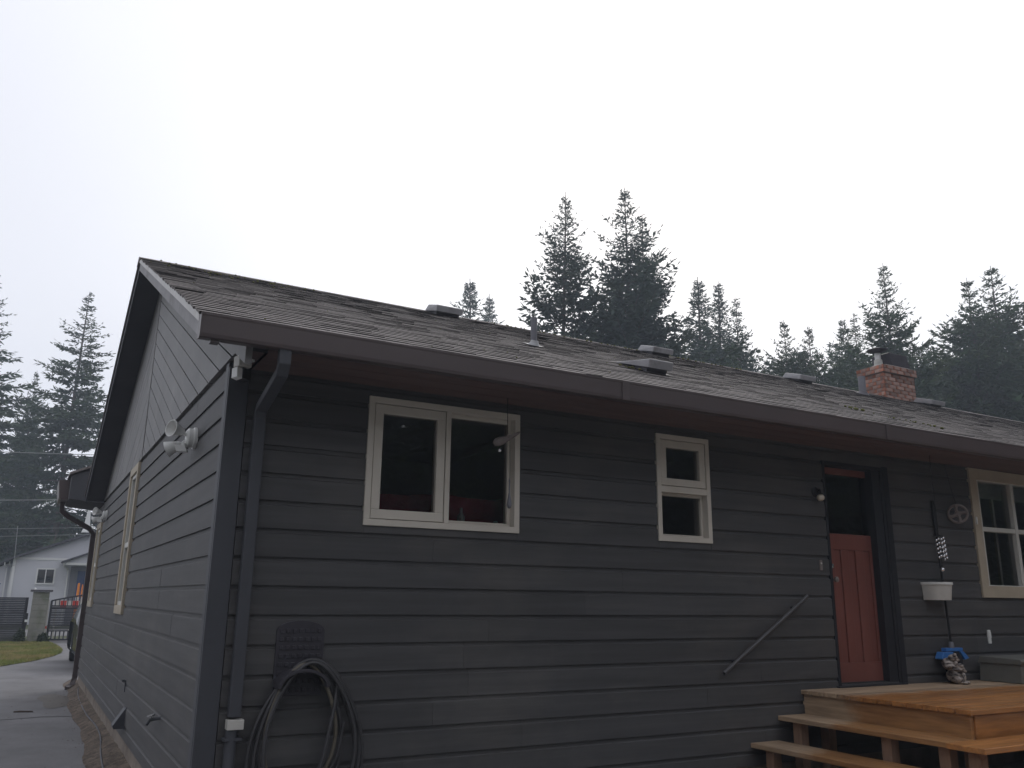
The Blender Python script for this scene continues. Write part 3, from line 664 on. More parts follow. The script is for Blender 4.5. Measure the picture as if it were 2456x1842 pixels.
# ------------------------------------------------------------ things on and by the long wall
def flood_light(y, z, label, s=1.0, yaw=0.0):
    t = thing('flood_light', (-.019, y, z), label, 'light', 'flood lights on the side wall')
    O = Vector((-.019, y, z))
    MB().lathe([(.001,-.004),(.068*s,0),(.068*s,.02*s),(.060*s,.022*s),(.060*s,.05*s),(.045*s,.062*s),(.001,.062*s)], O, (-1,0,0), 24).build('base', M['white'], t, smooth=40)
    def head(off, d, L_, r0, r1, nm):
        p = O+Vector(off)*s; d = Vector(d).normalized()
        MB().tube([O+Vector((-.055, off[1]*.4, off[2]*.4))*s, p], .011*s, 8).build('arm', M['white'], t, smooth=40)
        MB().lathe([(.001,-.004),(r0*.7*s,-.004),(r0*s,.01*s),(r1*s,L_*s),(r1*.93*s,L_*s),(r0*.85*s,.02*s),(.001,.02*s)], p, d, 18).build(nm, M['white'], t, smooth=40)
        return p, d
    p, d = head((-.085,.005,.035), (-.75,-.42,.10), .085, .026, .054, 'lamp_shade')
    MB().ball(p+d*.03*s, .020*s, 10, 7).build('bulb', M['lampglass'], t, smooth=60)
    head((-.085,.04,-.04), (-.8,.35,-.35), .085, .026, .050, 'lamp_shade')
    b = MB(); b.obox(O+Vector((-.085,-.02,-.075))*s, Vector((.030,-.010,0))*s, Vector((.008,.024,0))*s, Vector((-.008,0,.020))*s); b.build('motion_sensor', M['white'], t, bevel=.005)
    MB().tube([O+Vector((-.05,-.01,-.03))*s, O+Vector((-.085,-.02,-.06))*s], .013*s, 8).build('arm', M['white'], t, smooth=40)
flood_light(1.13, 2.765, 'white twin flood light on the side wall nearest the house corner', 1.25)
flood_light(9.3, 2.81, 'white twin flood light at the far end of the side wall under the eave return', 1.2)
t = thing('security_camera', (-.03,-.33,3.08), 'white boxy security camera under the eave at the house corner', 'camera')
b = MB(); b.obox((-.005,-.33,3.035), (.042,.010,0), (-.010,.042,0), (0,.006,.038)); b.build('housing', M['offwhite'], t, bevel=.006)
b = MB(); b.obox((-.035,-.335,2.955), (.018,.005,-.004), (-.010,.035,0), (0,.004,.034)); b.build('side_panel', M['white'], t, bevel=.003)
b = MB(); b.obox((.012,-.330,2.953), (.028,.006,-.006), (-.010,.036,0), (0,.004,.035)); b.build('lens_block', M['black'], t, bevel=.004)
MB().tube([(.02,-.30,3.07), (.055,-.25,3.08)], .014, 8).build('mount', M['white'], t)
MB().lathe([(.03,0),(.03,-.012),(.001,-.013)], (.055,-.25,3.082), (0,0,1), 16).build('mount_plate', M['white'], t)
# side wall fittings
t = thing('dryer_vent', (-.02,3.75,.30), 'small grey dryer vent hood low on the side wall', 'vent')
MB().box(-.024,-.018,3.66,3.84,.30,.52).build('plate', M['trim'], t); MB().prism([(-.02,.51),(-.026,.515),(-.125,.36),(-.115,.33),(-.02,.33)], 1, 3.67, 3.83).build('hood', M['trim'], t, bevel=.004)
t = thing('wall_hook', (-.02,3.95,.64), 'little dark cable bracket on the side wall above the dryer vent', 'bracket')
MB().box(-.032,-.018,3.93,3.97,.64,.75).box(-.06,-.033,3.935,3.965,.735,.755).build('bracket_body', M['trim'], t)
t = thing('water_tap', (-.02,1.45,.66), 'small outdoor water tap low on the side wall', 'tap')
MB().tube([(-.018,1.42,.69),(-.09,1.45,.675),(-.11,1.46,.64)], .012, 8).build('spout', M['trim'], t, smooth=40)
MB().lathe([(.001,0),(.03,0),(.03,.01),(.001,.01)], (-.085,1.45,.70), (-.3,.0,1), 12).build('handle', M['steel'], t)
MB().tube([(-.085,1.45,.675),(-.085,1.45,.70)], .007, 8).build('stem', M['steel'], t)
# garden hose on its hanger
t = thing('hose_hanger', (.58,-.02,.95), 'black arched hose hanger on the dark wall below the two-pane window', 'hanger')
P = [(.423,.96),(.74,.96),(.74,1.365)] + [(.5815+.1585*math.cos(a), 1.365+.062*math.sin(a)) for a in [math.pi*i/14 for i in range(1,14)]] + [(.423,1.365)]
pl = MB().prism(P, 1, -.036, -.020).build('plate', M['hangblk'], t, bevel=.003)
lt = MB()
for i in range(8):
    zz = .985+i*.052
    for j in range(7):
        if zz > 1.36 and (j in (0,6)): continue
        lt.box(.443+j*.0415, .443+j*.0415+.026, -.043, -.035, zz, zz+.026)
lt.build('woven_relief', M['hangblk'], t, bevel=.003)['kind'] = 'stuff'
sd = MB(); A = [math.pi*i/12 for i in range(13)]
P = [(.5815+.165*math.cos(a), 1.02+.115*math.sin(a)) for a in A] + [(.5815-.145*math.cos(a), 1.02+.095*math.sin(a)) for a in A]
sd.prism(P, 1, -.20, -.036); sd.build('saddle', M['hangblk'], t, bevel=.003)
rh = random.Random(2)
hs = thing('garden_hose', (.62,-.1,.2), 'coiled grey garden hose hanging in loops on the black hanger', 'hose')
specs = [(.635,.345,.25,-.055),(.63,.30,.30,-.085),(.645,.385,.19,-.115),(.60,.255,.40,-.14),(.64,.33,.26,-.165),(.66,.40,.16,-.10)]
for i, (cx_, hw, zb_, yy) in enumerate(specs):
    top = 1.158+.012*(i % 3)+rh.uniform(-.004,.004); pts = []
    skew = rh.uniform(-.05,.07)
    for k in range(56):
        a = 2*math.pi*k/56; cz = math.cos(a)
        zc = (top+zb_)/2; hh = (top-zb_)/2; z_ = zc+hh*cz
        wid = hw*(1.0-.36*(.5+.5*cz)**1.6); x_ = cx_+wid*math.sin(a)*(1+.02*math.sin(3*a+i))+skew*(1-cz)*.5
        y_ = yy-.03*(1-cz)*.5*math.sin(a+i)
        pts.append((x_, y_, z_))
    MB().tube(pts, .0125, 8, closed=True).build('loop', M['hose'] if i != 3 else M['hosebr'], hs, smooth=60)
MB().tube([(.83,-.10,1.08),(.80,-.15,.9),(.74,-.17,.6),(.68,-.16,.40),(.60,-.15,.28)], .0125, 8).build('loop', M['hose'], hs, smooth=60)
MB().tube([(.88,-.12,.80),(.84,-.14,.6),(.78,-.13,.48),(.70,-.12,.40)], .008, 8).build('tail_end', M['hose'], hs, smooth=60)
# handrail bolted to the wall
t = thing('wall_handrail', (4.25,-.06,1.0), 'slanting dark handrail fixed to the wall left of the red door', 'handrail')
MB().tube([(4.205,-.075,.995),(4.74,-.075,1.318),(5.27,-.075,1.64)], .017, 12).build('rail', M['handrail'], t, smooth=50)
for s0 in (.15,.85): MB().box(4.21+1.06*s0-.015, 4.21+1.06*s0+.015, -.06, -.018, 1.0+.64*s0-.03, 1.0+.64*s0+.0).build('rail_bracket', M['darktrim'], t)
# porch light, key safe
t = thing('wall_lamp', (5.54,-.02,2.56), 'small wall lamp with a pale globe beside the red door', 'lamp')
MB().lathe([(.001,0),(.05,0),(.05,.015),(.03,.03),(.001,.03)], (5.54,-.018,2.62), (0,-1,0), 16).build('plate', M['darktrim'], t, smooth=40)
MB().tube([(5.54,-.03,2.62),(5.54,-.08,2.64),(5.52,-.10,2.60)], .009, 8).build('arm', M['darktrim'], t)
MB().ball((5.52,-.10,2.562), .036, 14, 9).build('globe', M['lampglass'], t, smooth=60)
MB().lathe([(.04,.03),(.012,.045),(.001,.046)], (5.52,-.10,2.562), (0,0,1), 14).build('cap', M['darktrim'], t, smooth=40)
t = thing('door_chime_button', (5.535,-.02,1.89), 'slim pale doorbell button left of the red door', 'doorbell')
MB().box(5.517,5.553,-.034,-.018,1.88,1.975).build('plate', M['ornament'], t, bevel=.004); MB().lathe([(.001,.004),(.009,.004),(.009,0)], (5.535,-.034,1.945), (0,-1,0), 12).build('button', M['offwhite'], t)
# hanging ornament at the two-pane window
t = thing('hanging_ornament', (2.03,-.2,2.25), 'hanging bird-shaped wind ornament with a glass drop by the two-pane window', 'ornament')
MB().tube([(2.015,-.2,3.079),(2.018,-.2,2.9),(2.02,-.2,2.80)], .003, 6).build('cord', M['black'], t)
bd = MB(); A_ = Vector((1.895,-.2,2.715)); B_ = Vector((2.128,-.2,2.826)); prof = [(0,.006),(.05,.024),(.14,.033),(.26,.034),(.4,.027),(.6,.018),(.8,.013),(.94,.010),(1,.004)]
bd.tube([A_+(B_-A_)*s0+Vector((0,0,-.010*math.sin(s0*3.1))) for s0,_ in prof], [r for _,r in prof], 12); bd.build('bird_body', M['ornament'], t, smooth=60)
MB().add([(1.96,-.2,2.765),(2.05,-.26,2.80),(2.08,-.27,2.795),(1.99,-.205,2.755)], [(0,1,2,3)]).build('wing', M['ornament'], t)
MB().tube([(1.955,-.2,2.73),(1.953,-.2,2.67)], .002, 5).build('thread', M['black'], t)
MB().ball((1.952,-.2,2.665), .014, 10, 7).build('bead', M['glassbead'], t, smooth=60)
MB().tube([(2.04,-.2,2.77),(2.044,-.2,2.5),(2.04,-.2,2.30)], .002, 5).build('thread', M['black'], t)
MB().lathe([(.001,.20),(.006,.18),(.005,.09),(.010,.06),(.017,.02),(.019,-.005),(.012,-.025),(.001,-.03)], (2.04,-.2,2.265), (0,0,1), 12).build('glass_drop', M['pipe'], t, smooth=60)
# things behind the window glass
cl_ = MB(); nx_ = 40
for i in range(nx_+1):
    xx = .75+i*(1.75/nx_); tp = 2.345+.010*math.sin(i*.35)+.006*math.sin(i*1.1)+.03*(i/nx_)
    yy = .34+.02*math.sin(i*1.1)
    cl_.v += [(xx, yy-.05, 1.3), (xx, yy-.02, tp-.12), (xx, yy+.01, tp), (xx, yy+.25, tp-.02)]
for i in range(nx_):
    for k in range(3): cl_.f.append((i*4+k, i*4+k+1, i*4+5+k, i*4+4+k))
tag(cl_.build('red_cloth', M['red'], smooth=60), 'dark red cloth bunched behind the bottom of the two-pane window', 'cloth')
t = thing('glass_bottle', (1.80,.13,2.117), 'small clear bottle standing on the sill of the two-pane window', 'bottle')
MB().lathe([(.001,0),(.026,0),(.028,.01),(.028,.07),(.011,.10),(.011,.135),(.001,.135)], (1.80,.125,2.117), (0,0,1), 14).build('bottle_body', M['flue'], t, smooth=50)
tag(MB().lathe([(.001,0),(.022,0),(.026,.03),(.014,.05),(.001,.052)], (2.10,.125,2.117), (0,0,1), 14).build('small_dish', M['offwhite'], smooth=50), 'little pale pot in the right corner of the two-pane window', 'pot')
# round wall plaque, planter box, chime, broom, statue, outlet
fw = (CAM-Vector((7.6,-.12,2.52))).normalized()
t = thing('round_ornament', (7.6,-.12,2.43), 'round pierced metal ornament hanging left of the tan window', 'ornament')
s1_ = fw.cross(Vector((0,0,1))).normalized(); s2_ = s1_.cross(fw).normalized(); c_ = Vector((7.60,-.12,2.525))
ring = [c_+(s1_*math.cos(a)+s2_*math.sin(a))*.092 for a in [2*math.pi*i/28 for i in range(28)]]
MB().tube(ring, .014, 8, closed=True).build('ring', M['ornament'], t, smooth=60)
for a in (-.5, 1.3, 2.9, 4.4): MB().tube([c_, c_+(s1_*math.cos(a)+s2_*math.sin(a))*.05, c_+(s1_*math.cos(a+.15)+s2_*math.sin(a+.15))*.09], [.020,.016,.026], 8).build('spoke', M['ornament'], t, smooth=60)
MB().lathe([(.001,.014),(.03,.012),(.034,0),(.03,-.012),(.001,-.014)], c_, fw, 16).build('hub', M['ornament'], t, smooth=50)
MB().tube([c_+s2_*.095, c_+s2_*.2+Vector((0,.03,0)), Vector((7.6,-.03,3.078))], .002, 5).build('cord', M['black'], t)
t = thing('wall_planter', (7.17,-.02,1.63), 'off-white rounded plastic box fixed to the wall right of the red door', 'box')
def half(r, d, z0_, z1_, k0=1., k1=1.):
    A = [math.pi*i/16 for i in range(17)]; m = MB()
    lo = [(7.17-r*k0*math.cos(a), -.02-d*k0*max(math.sin(a),0), z0_) for a in A]; hi = [(7.17-r*k1*math.cos(a), -.02-d*k1*max(math.sin(a),0), z1_) for a in A]
    n2 = len(A); m.add(lo+hi, [(i,i+1,n2+i+1,n2+i) for i in range(n2-1)]+[tuple(range(n2))[::-1], tuple(range(n2,2*n2)), (n2-1,0,n2,2*n2-1)]); return m
half(.168,.20,1.622,1.775,.90,1.).build('tub', M['offwhite'], t, smooth=50); half(.178,.210,1.7755,1.80).build('lid', M['white'], t, smooth=50)
t = thing('bead_wind_chime', (6.96,-.3,1.9), 'dark wind chime hung with rows of shiny silver balls by the red door', 'wind chime')
MB().tube([(6.96,-.3,3.079),(6.965,-.3,2.26)], .003, 6).build('cord', M['black'], t)
MB().lathe([(.001,.012),(.05,.004),(.055,-.004),(.001,-.006)], (6.965,-.3,2.25), (0,0,1), 14).build('top_disc', M['black'], t, smooth=50)
for j, (ax_, ay_) in enumerate(((-.05,-.01),(0.0,-.03),(.052,.0))):
    sb = MB()
    for i in range(5):
        zz = 2.205-i*.042+(.012 if j == 1 else 0)-(.016 if j == 2 else 0)
        sb.ball((6.965+ax_-.008+i*.004, -.3+ay_, zz), .0125, 8, 6); sb.ball((6.965+ax_+.012+i*.004, -.3+ay_-.01, zz+.014), .0125, 8, 6)
    sb.build('bead_strand', M['glassbead'], t, smooth=60)
MB().tube([(6.955,-.31,2.03),(6.955,-.31,1.93)], .002, 5).build('thread', M['black'], t)
MB().ball((6.955,-.31,1.918), .02, 12, 8).build('drop_ball', M['glassbead'], t, smooth=60)
# deck
DX, DY, DZ = 5.16, -1.635, .822
deck = thing('wooden_deck', (5.16,-.8,0), 'stained cedar deck with wraparound steps below the red door', 'deck')
nbd = 12; bw_ = (-DY)/nbd; rdk = random.Random(8)
for i in range(nbd):
    y1_ = -.003-i*bw_; y0_ = y1_-bw_+.011
    MB().box(DX+rdk.uniform(-.004,.004), 10.4, y0_, y1_, DZ-.036+rdk.uniform(-.001,.001), DZ+rdk.uniform(-.0015,.0015)).build('deck_board', M['cedar'], deck, bevel=.004)
MB().box(DX+.03, DX+.068, DY+.04, -.004, .602, DZ-.038).build('side_rim_board', M['cedary'], deck, bevel=.004)
MB().box(DX+.0685, 10.4, DY+.025, DY+.063, .602, DZ-.038).build('front_rim_board', M['cedar'], deck, bevel=.004)
def tread(top, xo, xi, yf, yi):
    o = MB().box(xo, xi, yi+.0, -.012, top-.038, top).build('side_tread', M['cedary'], deck, bevel=.005)
    o = MB().box(xo-.02, 10.4, yf, yi-.004, top-.038, top).build('front_tread', M['cedar'], deck, bevel=.005)
    for yy in (-.16, -1.05, yi+.08):
        MB().box(xo+.075, xo+.165, yy-.045, yy+.045, -.02, top-.0385).build('tread_post', M['cedarpost'], deck, bevel=.004)
    for xx in (xo+.11, 6.0, 7.4, 8.8): MB().box(xx-.045, xx+.045, yf+.10, yf+.19, -.02, top-.0385).build('tread_post', M['cedarpost'], deck, bevel=.004)
tread(.62, 4.855, 5.185, -1.915, -1.615); tread(.42, 4.515, 4.85, -2.25, -1.93); tread(.22, 4.18, 4.51, -2.59, -2.265)
for xx in (5.28, 6.9, 8.5):
    for yy in (-.15, -1.5): MB().box(xx, xx+.09, yy-.045, yy+.045, -.02, .60).build('deck_post', M['cedarpost'], deck)
# storage box on the deck
t = thing('storage_box', (7.7,-.3,DZ), 'grey storage box with overhanging lid on the deck under the tan window', 'box')
MB().prism([(-.085,DZ+.002),(-.520,DZ+.002),(-.530,1.0),(-.10,1.0)], 0, 7.70, 9.0).build('bin', M['bench'], t, bevel=.008)
MB().prism([(-.09,1.0005),(-.545,1.0005),(-.56,1.035),(-.54,1.055),(-.12,1.068)], 0, 7.68, 9.02).build('lid', M['bench'], t, bevel=.008)
# broom
t = thing('push_broom', (7.29,-.08,DZ), 'black-handled broom with a blue head leaning on the wall by the deck', 'broom')
MB().tube([(7.29,-.085,1.21),(7.272,-.075,2.03),(7.296,-.055,2.30)], .0125, 10).build('handle', M['black'], t, smooth=60)
MB().tube([(7.296,-.055,2.28),(7.30,-.045,2.65)], .019, 10).build('grip', M['black'], t, smooth=60)
MB().lathe([(.001,0),(.028,0),(.024,.05),(.017,.06)], (7.29,-.085,1.152), (0,.0,1), 12).build('socket', M['pipe'], t, smooth=40)
hb = MB(); hb.box(7.16,7.43,-.115,-.055,1.118,1.152); hb.prism([(7.06,1.055),(7.065,1.045),(7.25,1.03),(7.26,1.112),(7.10,1.115)], 1, -.125, -.045); hb.prism([(7.365,1.116),(7.425,1.116),(7.51,1.05),(7.44,1.035)], 1, -.125, -.045)
hb.build('blue_head', M['blue'], t, bevel=.006)
MB().prism([(7.17,1.117),(7.42,1.117),(7.42,DZ+.002),(7.19,DZ+.002)], 1, -.105, -.065).build('bristles', M['bristle'], t)
# stacked stone figure: two squatting frogs, one on the other's shoulders
t = thing('stone_figure', (7.09,-.26,DZ), 'stone figure of two stacked squatting frogs on the deck under the blue broom', 'statue')
def frog(cx_, cy_, z_, s, nm, turn):
    m = MB(); B = lambda x, y, z, r, k=(1,1,1): m.ball((cx_+x*s*math.cos(turn)-y*s*math.sin(turn), cy_+x*s*math.sin(turn)+y*s*math.cos(turn), z_+z*s), r*s, 12, 8, k)
    B(0,.01,.055,.055,(1.05,.95,.9)); B(0,-.03,.10,.042,(1.15,.95,.8)); B(-.03,-.045,.128,.016); B(.03,-.045,.128,.016)
    B(-.065,0,.035,.036,(1.0,1.3,.85)); B(.065,0,.035,.036,(1.0,1.3,.85))
    B(-.09,-.05,.014,.030,(1.25,.9,.42)); B(.09,-.05,.014,.030,(1.25,.9,.42)); B(-.04,-.07,.012,.022,(1.2,1,.5)); B(.04,-.07,.012,.022,(1.2,1,.5))
    B(-.045,-.05,.05,.016,(1,1,2)); B(.045,-.05,.05,.016,(1,1,2)); B(0,-.06,.088,.026,(1.3,.6,.5))
    return m.build(nm, M['stone'], t, smooth=70)
frog(7.145,-.19,DZ,1.32,'lower_frog',.75); frog(7.075,-.19,DZ+.125,1.15,'upper_frog',.55)
t = thing('outlet_cover', (8.03,-.02,1.18), 'narrow white cover plate on the wall above the grey storage box', 'cover plate')
MB().box(8.012,8.06,-.038,-.018,1.18,1.32).build('plate', M['white'], t, bevel=.006); MB().box(8.018,8.054,-.044,-.0385,1.235,1.30).build('flap', M['white'], t, bevel=.003)

# cable along the dirt strip, stick on the driveway
pts = [(-.03,10.6,.085),(-.08,9.6,.06),(-.10,8.4,.055),(-.10,7.1,.06),(-.075,6.1,.07),(-.085,5.2,.065),(-.145,4.3,.05),(-.185,3.5,.04),(-.22,2.4,.035),(-.19,1.2,.04),(-.2,-.4,.04)]
def smooth_path(P, n=6):
    P = [Vector(p) for p in P]; out = []
    for i in range(len(P)-1):
        a, b, c, d = P[max(i-1,0)], P[i], P[i+1], P[min(i+2,len(P)-1)]
        for k in range(n):
            u = k/n; out.append(.5*((2*b)+(c-a)*u+(2*a-5*b+4*c-d)*u*u+(3*b-a-3*c+d)*u**3))
    return out+[P[-1]]
tag(MB().tube(smooth_path(pts), .009, 8).build('ground_cable', M['trim'], smooth=60), 'grey cable lying along the foot of the side wall', 'cable')
tag(MB().tube([(-.93,8.44,.0),(-.84,8.40,.006),(-.70,8.37,.0)], .011, 6).build('stick', M['bark']), 'short dark stick lying on the driveway asphalt', 'stick')
cr = MB(); rcx = random.Random(6); prev = None
for i in range(26):
    xx = -2.6+i*.1; yy = 7.72+.05*math.sin(i*.7)+rcx.uniform(-.02,.02)
    cr.v += [(xx, yy-.012-.006*rcx.random(), -.0045), (xx, yy+.012+.006*rcx.random(), -.0045)]
    if i: cr.f.append((2*i-2, 2*i, 2*i+1, 2*i-1))
o = cr.build('driveway_crack', M['sheath']); o['kind'] = 'structure'
lv = MB(); rl = random.Random(12)
for _ in range(260):
    xx, yy = rl.uniform(-.34,-.01), rl.uniform(1.5,11)
    if rl.random() < .22: xx = rl.uniform(-1.6,-.2)
    a = rl.uniform(0,6.3); s = rl.uniform(.008,.025); zz = max(.002, .115+xx*.42) if xx > -.26 else .001
    lv.add([(xx,yy,zz),(xx+s*math.cos(a),yy+s*math.sin(a),zz+.006),(xx+s*.7*math.cos(a+.9),yy+s*.7*math.sin(a+.9),zz+.008)], [(0,1,2)])
tag(lv.build('leaf_litter', M['bark']), 'tiny dead leaves and needles scattered along the foot of the side wall', 'litter', kind='stuff')

# ------------------------------------------------------------ gate, pillar, fence, things beyond
pil = thing('gate_pillar', (-.45,28.5,0), 'mossy concrete block gate pillar with a dark flat cap', 'pillar')
for k in range(8): MB().box(-.70,-.20,28.28,28.78,-.02+k*.21,-.02+k*.21+.2055).build('block', M['block'], pil, bevel=.008)
MB().box(-.79,-.11,28.19,28.87,1.661,1.735).build('cap', M['ventdark'], pil, bevel=.01)
t = thing('pillar_lamp', (-.66,28.3,1.735), 'tiny white lamp sitting on the gate pillar cap', 'lamp'); MB().lathe([(.035,0),(.035,.02),(.025,.05),(.001,.06)], (-.66,28.3,1.735), (0,0,1), 12).build('dome', M['white'], t, smooth=50)
t = thing('letter_box', (-.80,28.4,.0), 'dark post box with a white tag left of the gate pillar', 'letter box'); MB().box(-.86,-.76,28.3,28.5,.55,.95).build('box_body', M['black'], t, bevel=.01); MB().box(-.84,-.75,28.285,28.3,.66,.74).build('tag_plate', M['white'], t); MB().box(-.84,-.78,28.38,28.44,-.02,.55).build('post', M['black'], t)
fen = thing('slat_fence', (-3.5,28.55,0), 'dark horizontal slat fence left of the gate pillar', 'fence')
for k in range(25): MB().box(-7.0,-.86,28.53,28.56,.03+k*.0578,.03+k*.0578+.051).build('slat', M['fence'], fen)
for xx in (-7.0,-4.9,-2.9,-.90): MB().box(xx,xx+.09,28.561,28.65,-.02,1.47).build('fence_post', M['fence'], fen)
gate = thing('driveway_gate', (1.9,29,0), 'dark slatted driveway gate with arched top rail and short bottom bars', 'gate')
arch = lambda x: 1.36+.30*math.sin(min(max((x+.1)/4.1,0),1)*math.pi)
MB().tube([(x_,29,arch(x_)) for x_ in np.linspace(-.1,4.0,24)], .028, 6).build('arched_rail', M['fence'], gate)
for zz,hh in ((1.16,.05),(1.06,.09),(.32,.045),(.015,.06)): MB().box(-.10,4.0,28.97,29.03,zz,zz+hh).build('rail', M['fence'], gate)
for xx in (-.12,3.95): MB().box(xx,xx+.07,28.965,29.035,.012,1.36).build('stile', M['fence'], gate)
for k in range(12): MB().box(-.05,3.95,28.985,29.015,.385+k*.0555,.385+k*.0555+.043).build('slat', M['fence'], gate)
for k in range(31):
    xx = .02+k*.128; MB().box(xx,xx+.03,28.985,29.015,1.208,arch(xx)-.01).build('picket', M['fence'], gate); MB().box(xx,xx+.04,28.985,29.015,.075,.32).build('picket', M['fence'], gate)
MB().box(.55,1.25,28.94,28.965,.36,.385).build('white_strip', M['white'], gate)
t = thing('gate_chain_post', (-.155,29,0), 'thin white post with red ties between pillar and gate', 'post'); MB().box(-.185,-.14,28.98,29.02,-.02,1.40).build('post_body', M['offwhite'], t); MB().box(-.20,-.13,28.96,29.035,.42,.50).build('tie', M['redpl'], t)
for i,(xx,h_,r_,lab) in enumerate(((.80,2.02,.05,'taller orange marker cone standing behind the driveway gate'),(.93,1.97,.032,'slimmer orange marker cone right of the taller one behind the gate'))):
    t = thing('marker_cone', (xx,31,0), lab, 'cone', 'orange marker cones'); MB().lathe([(.001,0),(.17,0),(.17,.04),(r_*1.9,.05),(r_*.75,h_-.02),(.001,h_)], (xx,31,-.008), (0,0,1), 16).build('cone_body', M['orange'], t, smooth=40); MB().lathe([(r_*1.25,.0),(r_*1.15,.14)], (xx,31,1.35), (0,0,1), 16).build('band', M['offwhite'], t)
bar = thing('road_barrier', (.7,30.6,0), 'red and white barrier board behind the driveway gate', 'barrier')
for k in range(10): MB().box(.05+k*.2,.05+k*.2+.198,30.58,30.62,1.10,1.36).build('barrier_panel', M['redpl'] if k % 2 else M['offwhite'], bar)
for xx in (.1,1.95): MB().box(xx,xx+.06,30.63,30.69,-.02,1.3).build('barrier_leg', M['offwhite'], bar)

# neighbour's house
nb_ = thing('neighbour_house', (2.6,50,0), 'pale grey vinyl-sided house with white trim beyond the gate', 'house')
NX0, NPX, NE, NS = -1.64, 2.62, 3.42, .404; NY = 48.0
nw = MB(); nw.prism([(NX0,-.05),(6.9,-.05),(6.9,NE),(NPX,NE+NS*(NPX-NX0)),(NX0,NE)], 1, NY, NY+9); nwall = nw.build('wall', M['nsiding'], nb_)
for k in range(52):
    z0_ = .1+k*.1; xa, xb = NX0+.001, 6.9
    if z0_ > NE: xa = NX0+(z0_-NE+.1)/NS; xb = 2*NPX-xa
    if xb-xa < .1: continue
    MB().prism([(NY-.001,z0_),(NY-.022,z0_),(NY-.006,z0_+.099),(NY-.001,z0_+.099)], 0, xa, xb).build('siding_strip', M['nsiding'], nwall)
rf = MB(); 
rf.prism([(NX0-.45,NE-NS*.45+.02),(NPX,NE+NS*(NPX-NX0)+.02),(7.35,NE-NS*.45+.02),(7.35,NE-NS*.45+.13),(NPX,NE+NS*(NPX-NX0)+.16),(NX0-.45,NE-NS*.45+.13)], 1, NY-.4, NY+9.3); rf.build('roof', M['nroof'], nb_)
MB().box(NX0-.02,1.35,NY-.05,NY-.023,3.40,3.52).build('white_band', M['nwhite'], nb_)
MB().box(NX0-.03,NX0+.10,NY-.06,NY-.024,0,3.40).build('corner_board', M['nwhite'], nb_)
w = MB(); frame_bars(w, -.50, .42, 2.10, 2.97, .075, NY-.07, NY-.02, 0); w.box(-.065,-.02,NY-.065,NY-.02,2.175,2.895); wo_ = w.build('window', M['nwhite'], nb_)
for a0,a1 in ((-.425,-.065),(-.02,.345)):
    MB().add([(a0,NY-.03,2.175),(a1,NY-.03,2.175),(a1,NY-.03,2.895),(a0,NY-.03,2.895)], [(0,1,2,3)]).build('pane', M['npaneglass'], wo_)
MB().add([(-.43,NY-.0245,2.17),(.35,NY-.0245,2.17),(.35,NY-.0245,2.9),(-.43,NY-.0245,2.9)], [(0,1,2,3)]).build('dark_room', M['sheath'], wo_)
# porch
po = MB(); po.prism([(.80,3.26),(2.45,3.26),(2.45,3.93),(.80,3.28)], 1, NY-1.5, NY-.1); po.build('porch_gable', M['nsiding'], nb_)
MB().prism([(.62,3.24),(2.7,4.08),(2.7,4.16),(.62,3.32)], 1, NY-1.75, NY-.09).build('porch_roof', M['nroof'], nb_)
MB().box(.80,3.4,NY-1.55,NY-1.50,3.13,3.255).build('porch_beam', M['nwhite'], nb_)
MB().rtube([(.72,NY-1.45,3.24),(.74,NY-1.4,3.1),(1.02,NY-.2,2.92),(1.02,NY-.1,2.8),(1.02,NY-.1,.0)], .07, .06).build('downspout', M['nwhite'], nb_)
MB().box(1.15,3.3,NY-.10,NY-.03,.0,3.1).build('porch_back_wall', M['pipe'], nb_); MB().box(1.52,2.5,NY-.16,NY-.101,.05,2.85).build('porch_door', M['nblue'], nb_)
MB().prism([(NX0-2.6,2.05),(NX0-.3,NE-.1),(NX0-.3,NE),(NX0-2.6,2.16)], 1, NY+1.0, NY+8.5).build('wing_roof', M['nroof'], nb_)
MB().prism([(NX0-2.5,-.05),(NX0-.0,-.05),(NX0-.0,3.2),(NX0-.3,3.2),(NX0-2.5,2.0)], 1, NY+1.3, NY+8).build('wing_wall', M['nsiding'], nb_)
for xx,yt in ((NX0-.42,3.2),(NX0-.2,3.25)): MB().rtube([(xx,NY+.9,yt+.06),(xx,NY+.9,yt-.1),(xx+.12,NY+1.2,yt-.22),(xx+.12,NY+1.22,0)], .06, .05).build('downspout', M['nwhite'], nb_)
MB().tube([(NX0-.35,NY-.35,3.36),(NX0-.35,NY+1,3.36)], .05, 8).build('gutter', M['nwhite'], nb_)
sp = MB(); 
for (w0,z0_) in ((0,0),): sp.add([(1.50,NY+1.8,5.1),(2.02,NY+1.8,5.1),(2.02,NY+2.32,5.1),(1.50,NY+2.32,5.1),(1.58,NY+1.88,5.30),(1.94,NY+1.88,5.30),(1.94,NY+2.24,5.30),(1.58,NY+2.24,5.30),(1.73,NY+2.03,6.55),(1.84,NY+2.03,6.55),(1.84,NY+2.14,6.55),(1.73,NY+2.14,6.55)],
   [(0,1,5,4),(1,2,6,5),(2,3,7,6),(3,0,4,7),(4,5,9,8),(5,6,10,9),(6,7,11,10),(7,4,8,11),(8,9,10,11)])
tp_ = sp.build('tapered_vent_tower', M['nwhite'], nb_); MB().box(1.572,1.952,NY+1.872,NY+2.25,5.30,5.335).build('band', M['ventdark'], tp_)
t = thing('blue_bin', (-2.35,46.5,0), 'blue bin at the left edge by the neighbour house', 'bin'); MB().prism([(-2.75,0),(-2.16,0),(-2.10,2.05),(-2.8,2.05)], 1, 46.2, 46.8).build('bin_body', M['blue'], t, bevel=.02); MB().box(-2.83,-2.07,46.15,46.85,2.051,2.12).build('lid', M['nblue'], t, bevel=.02)
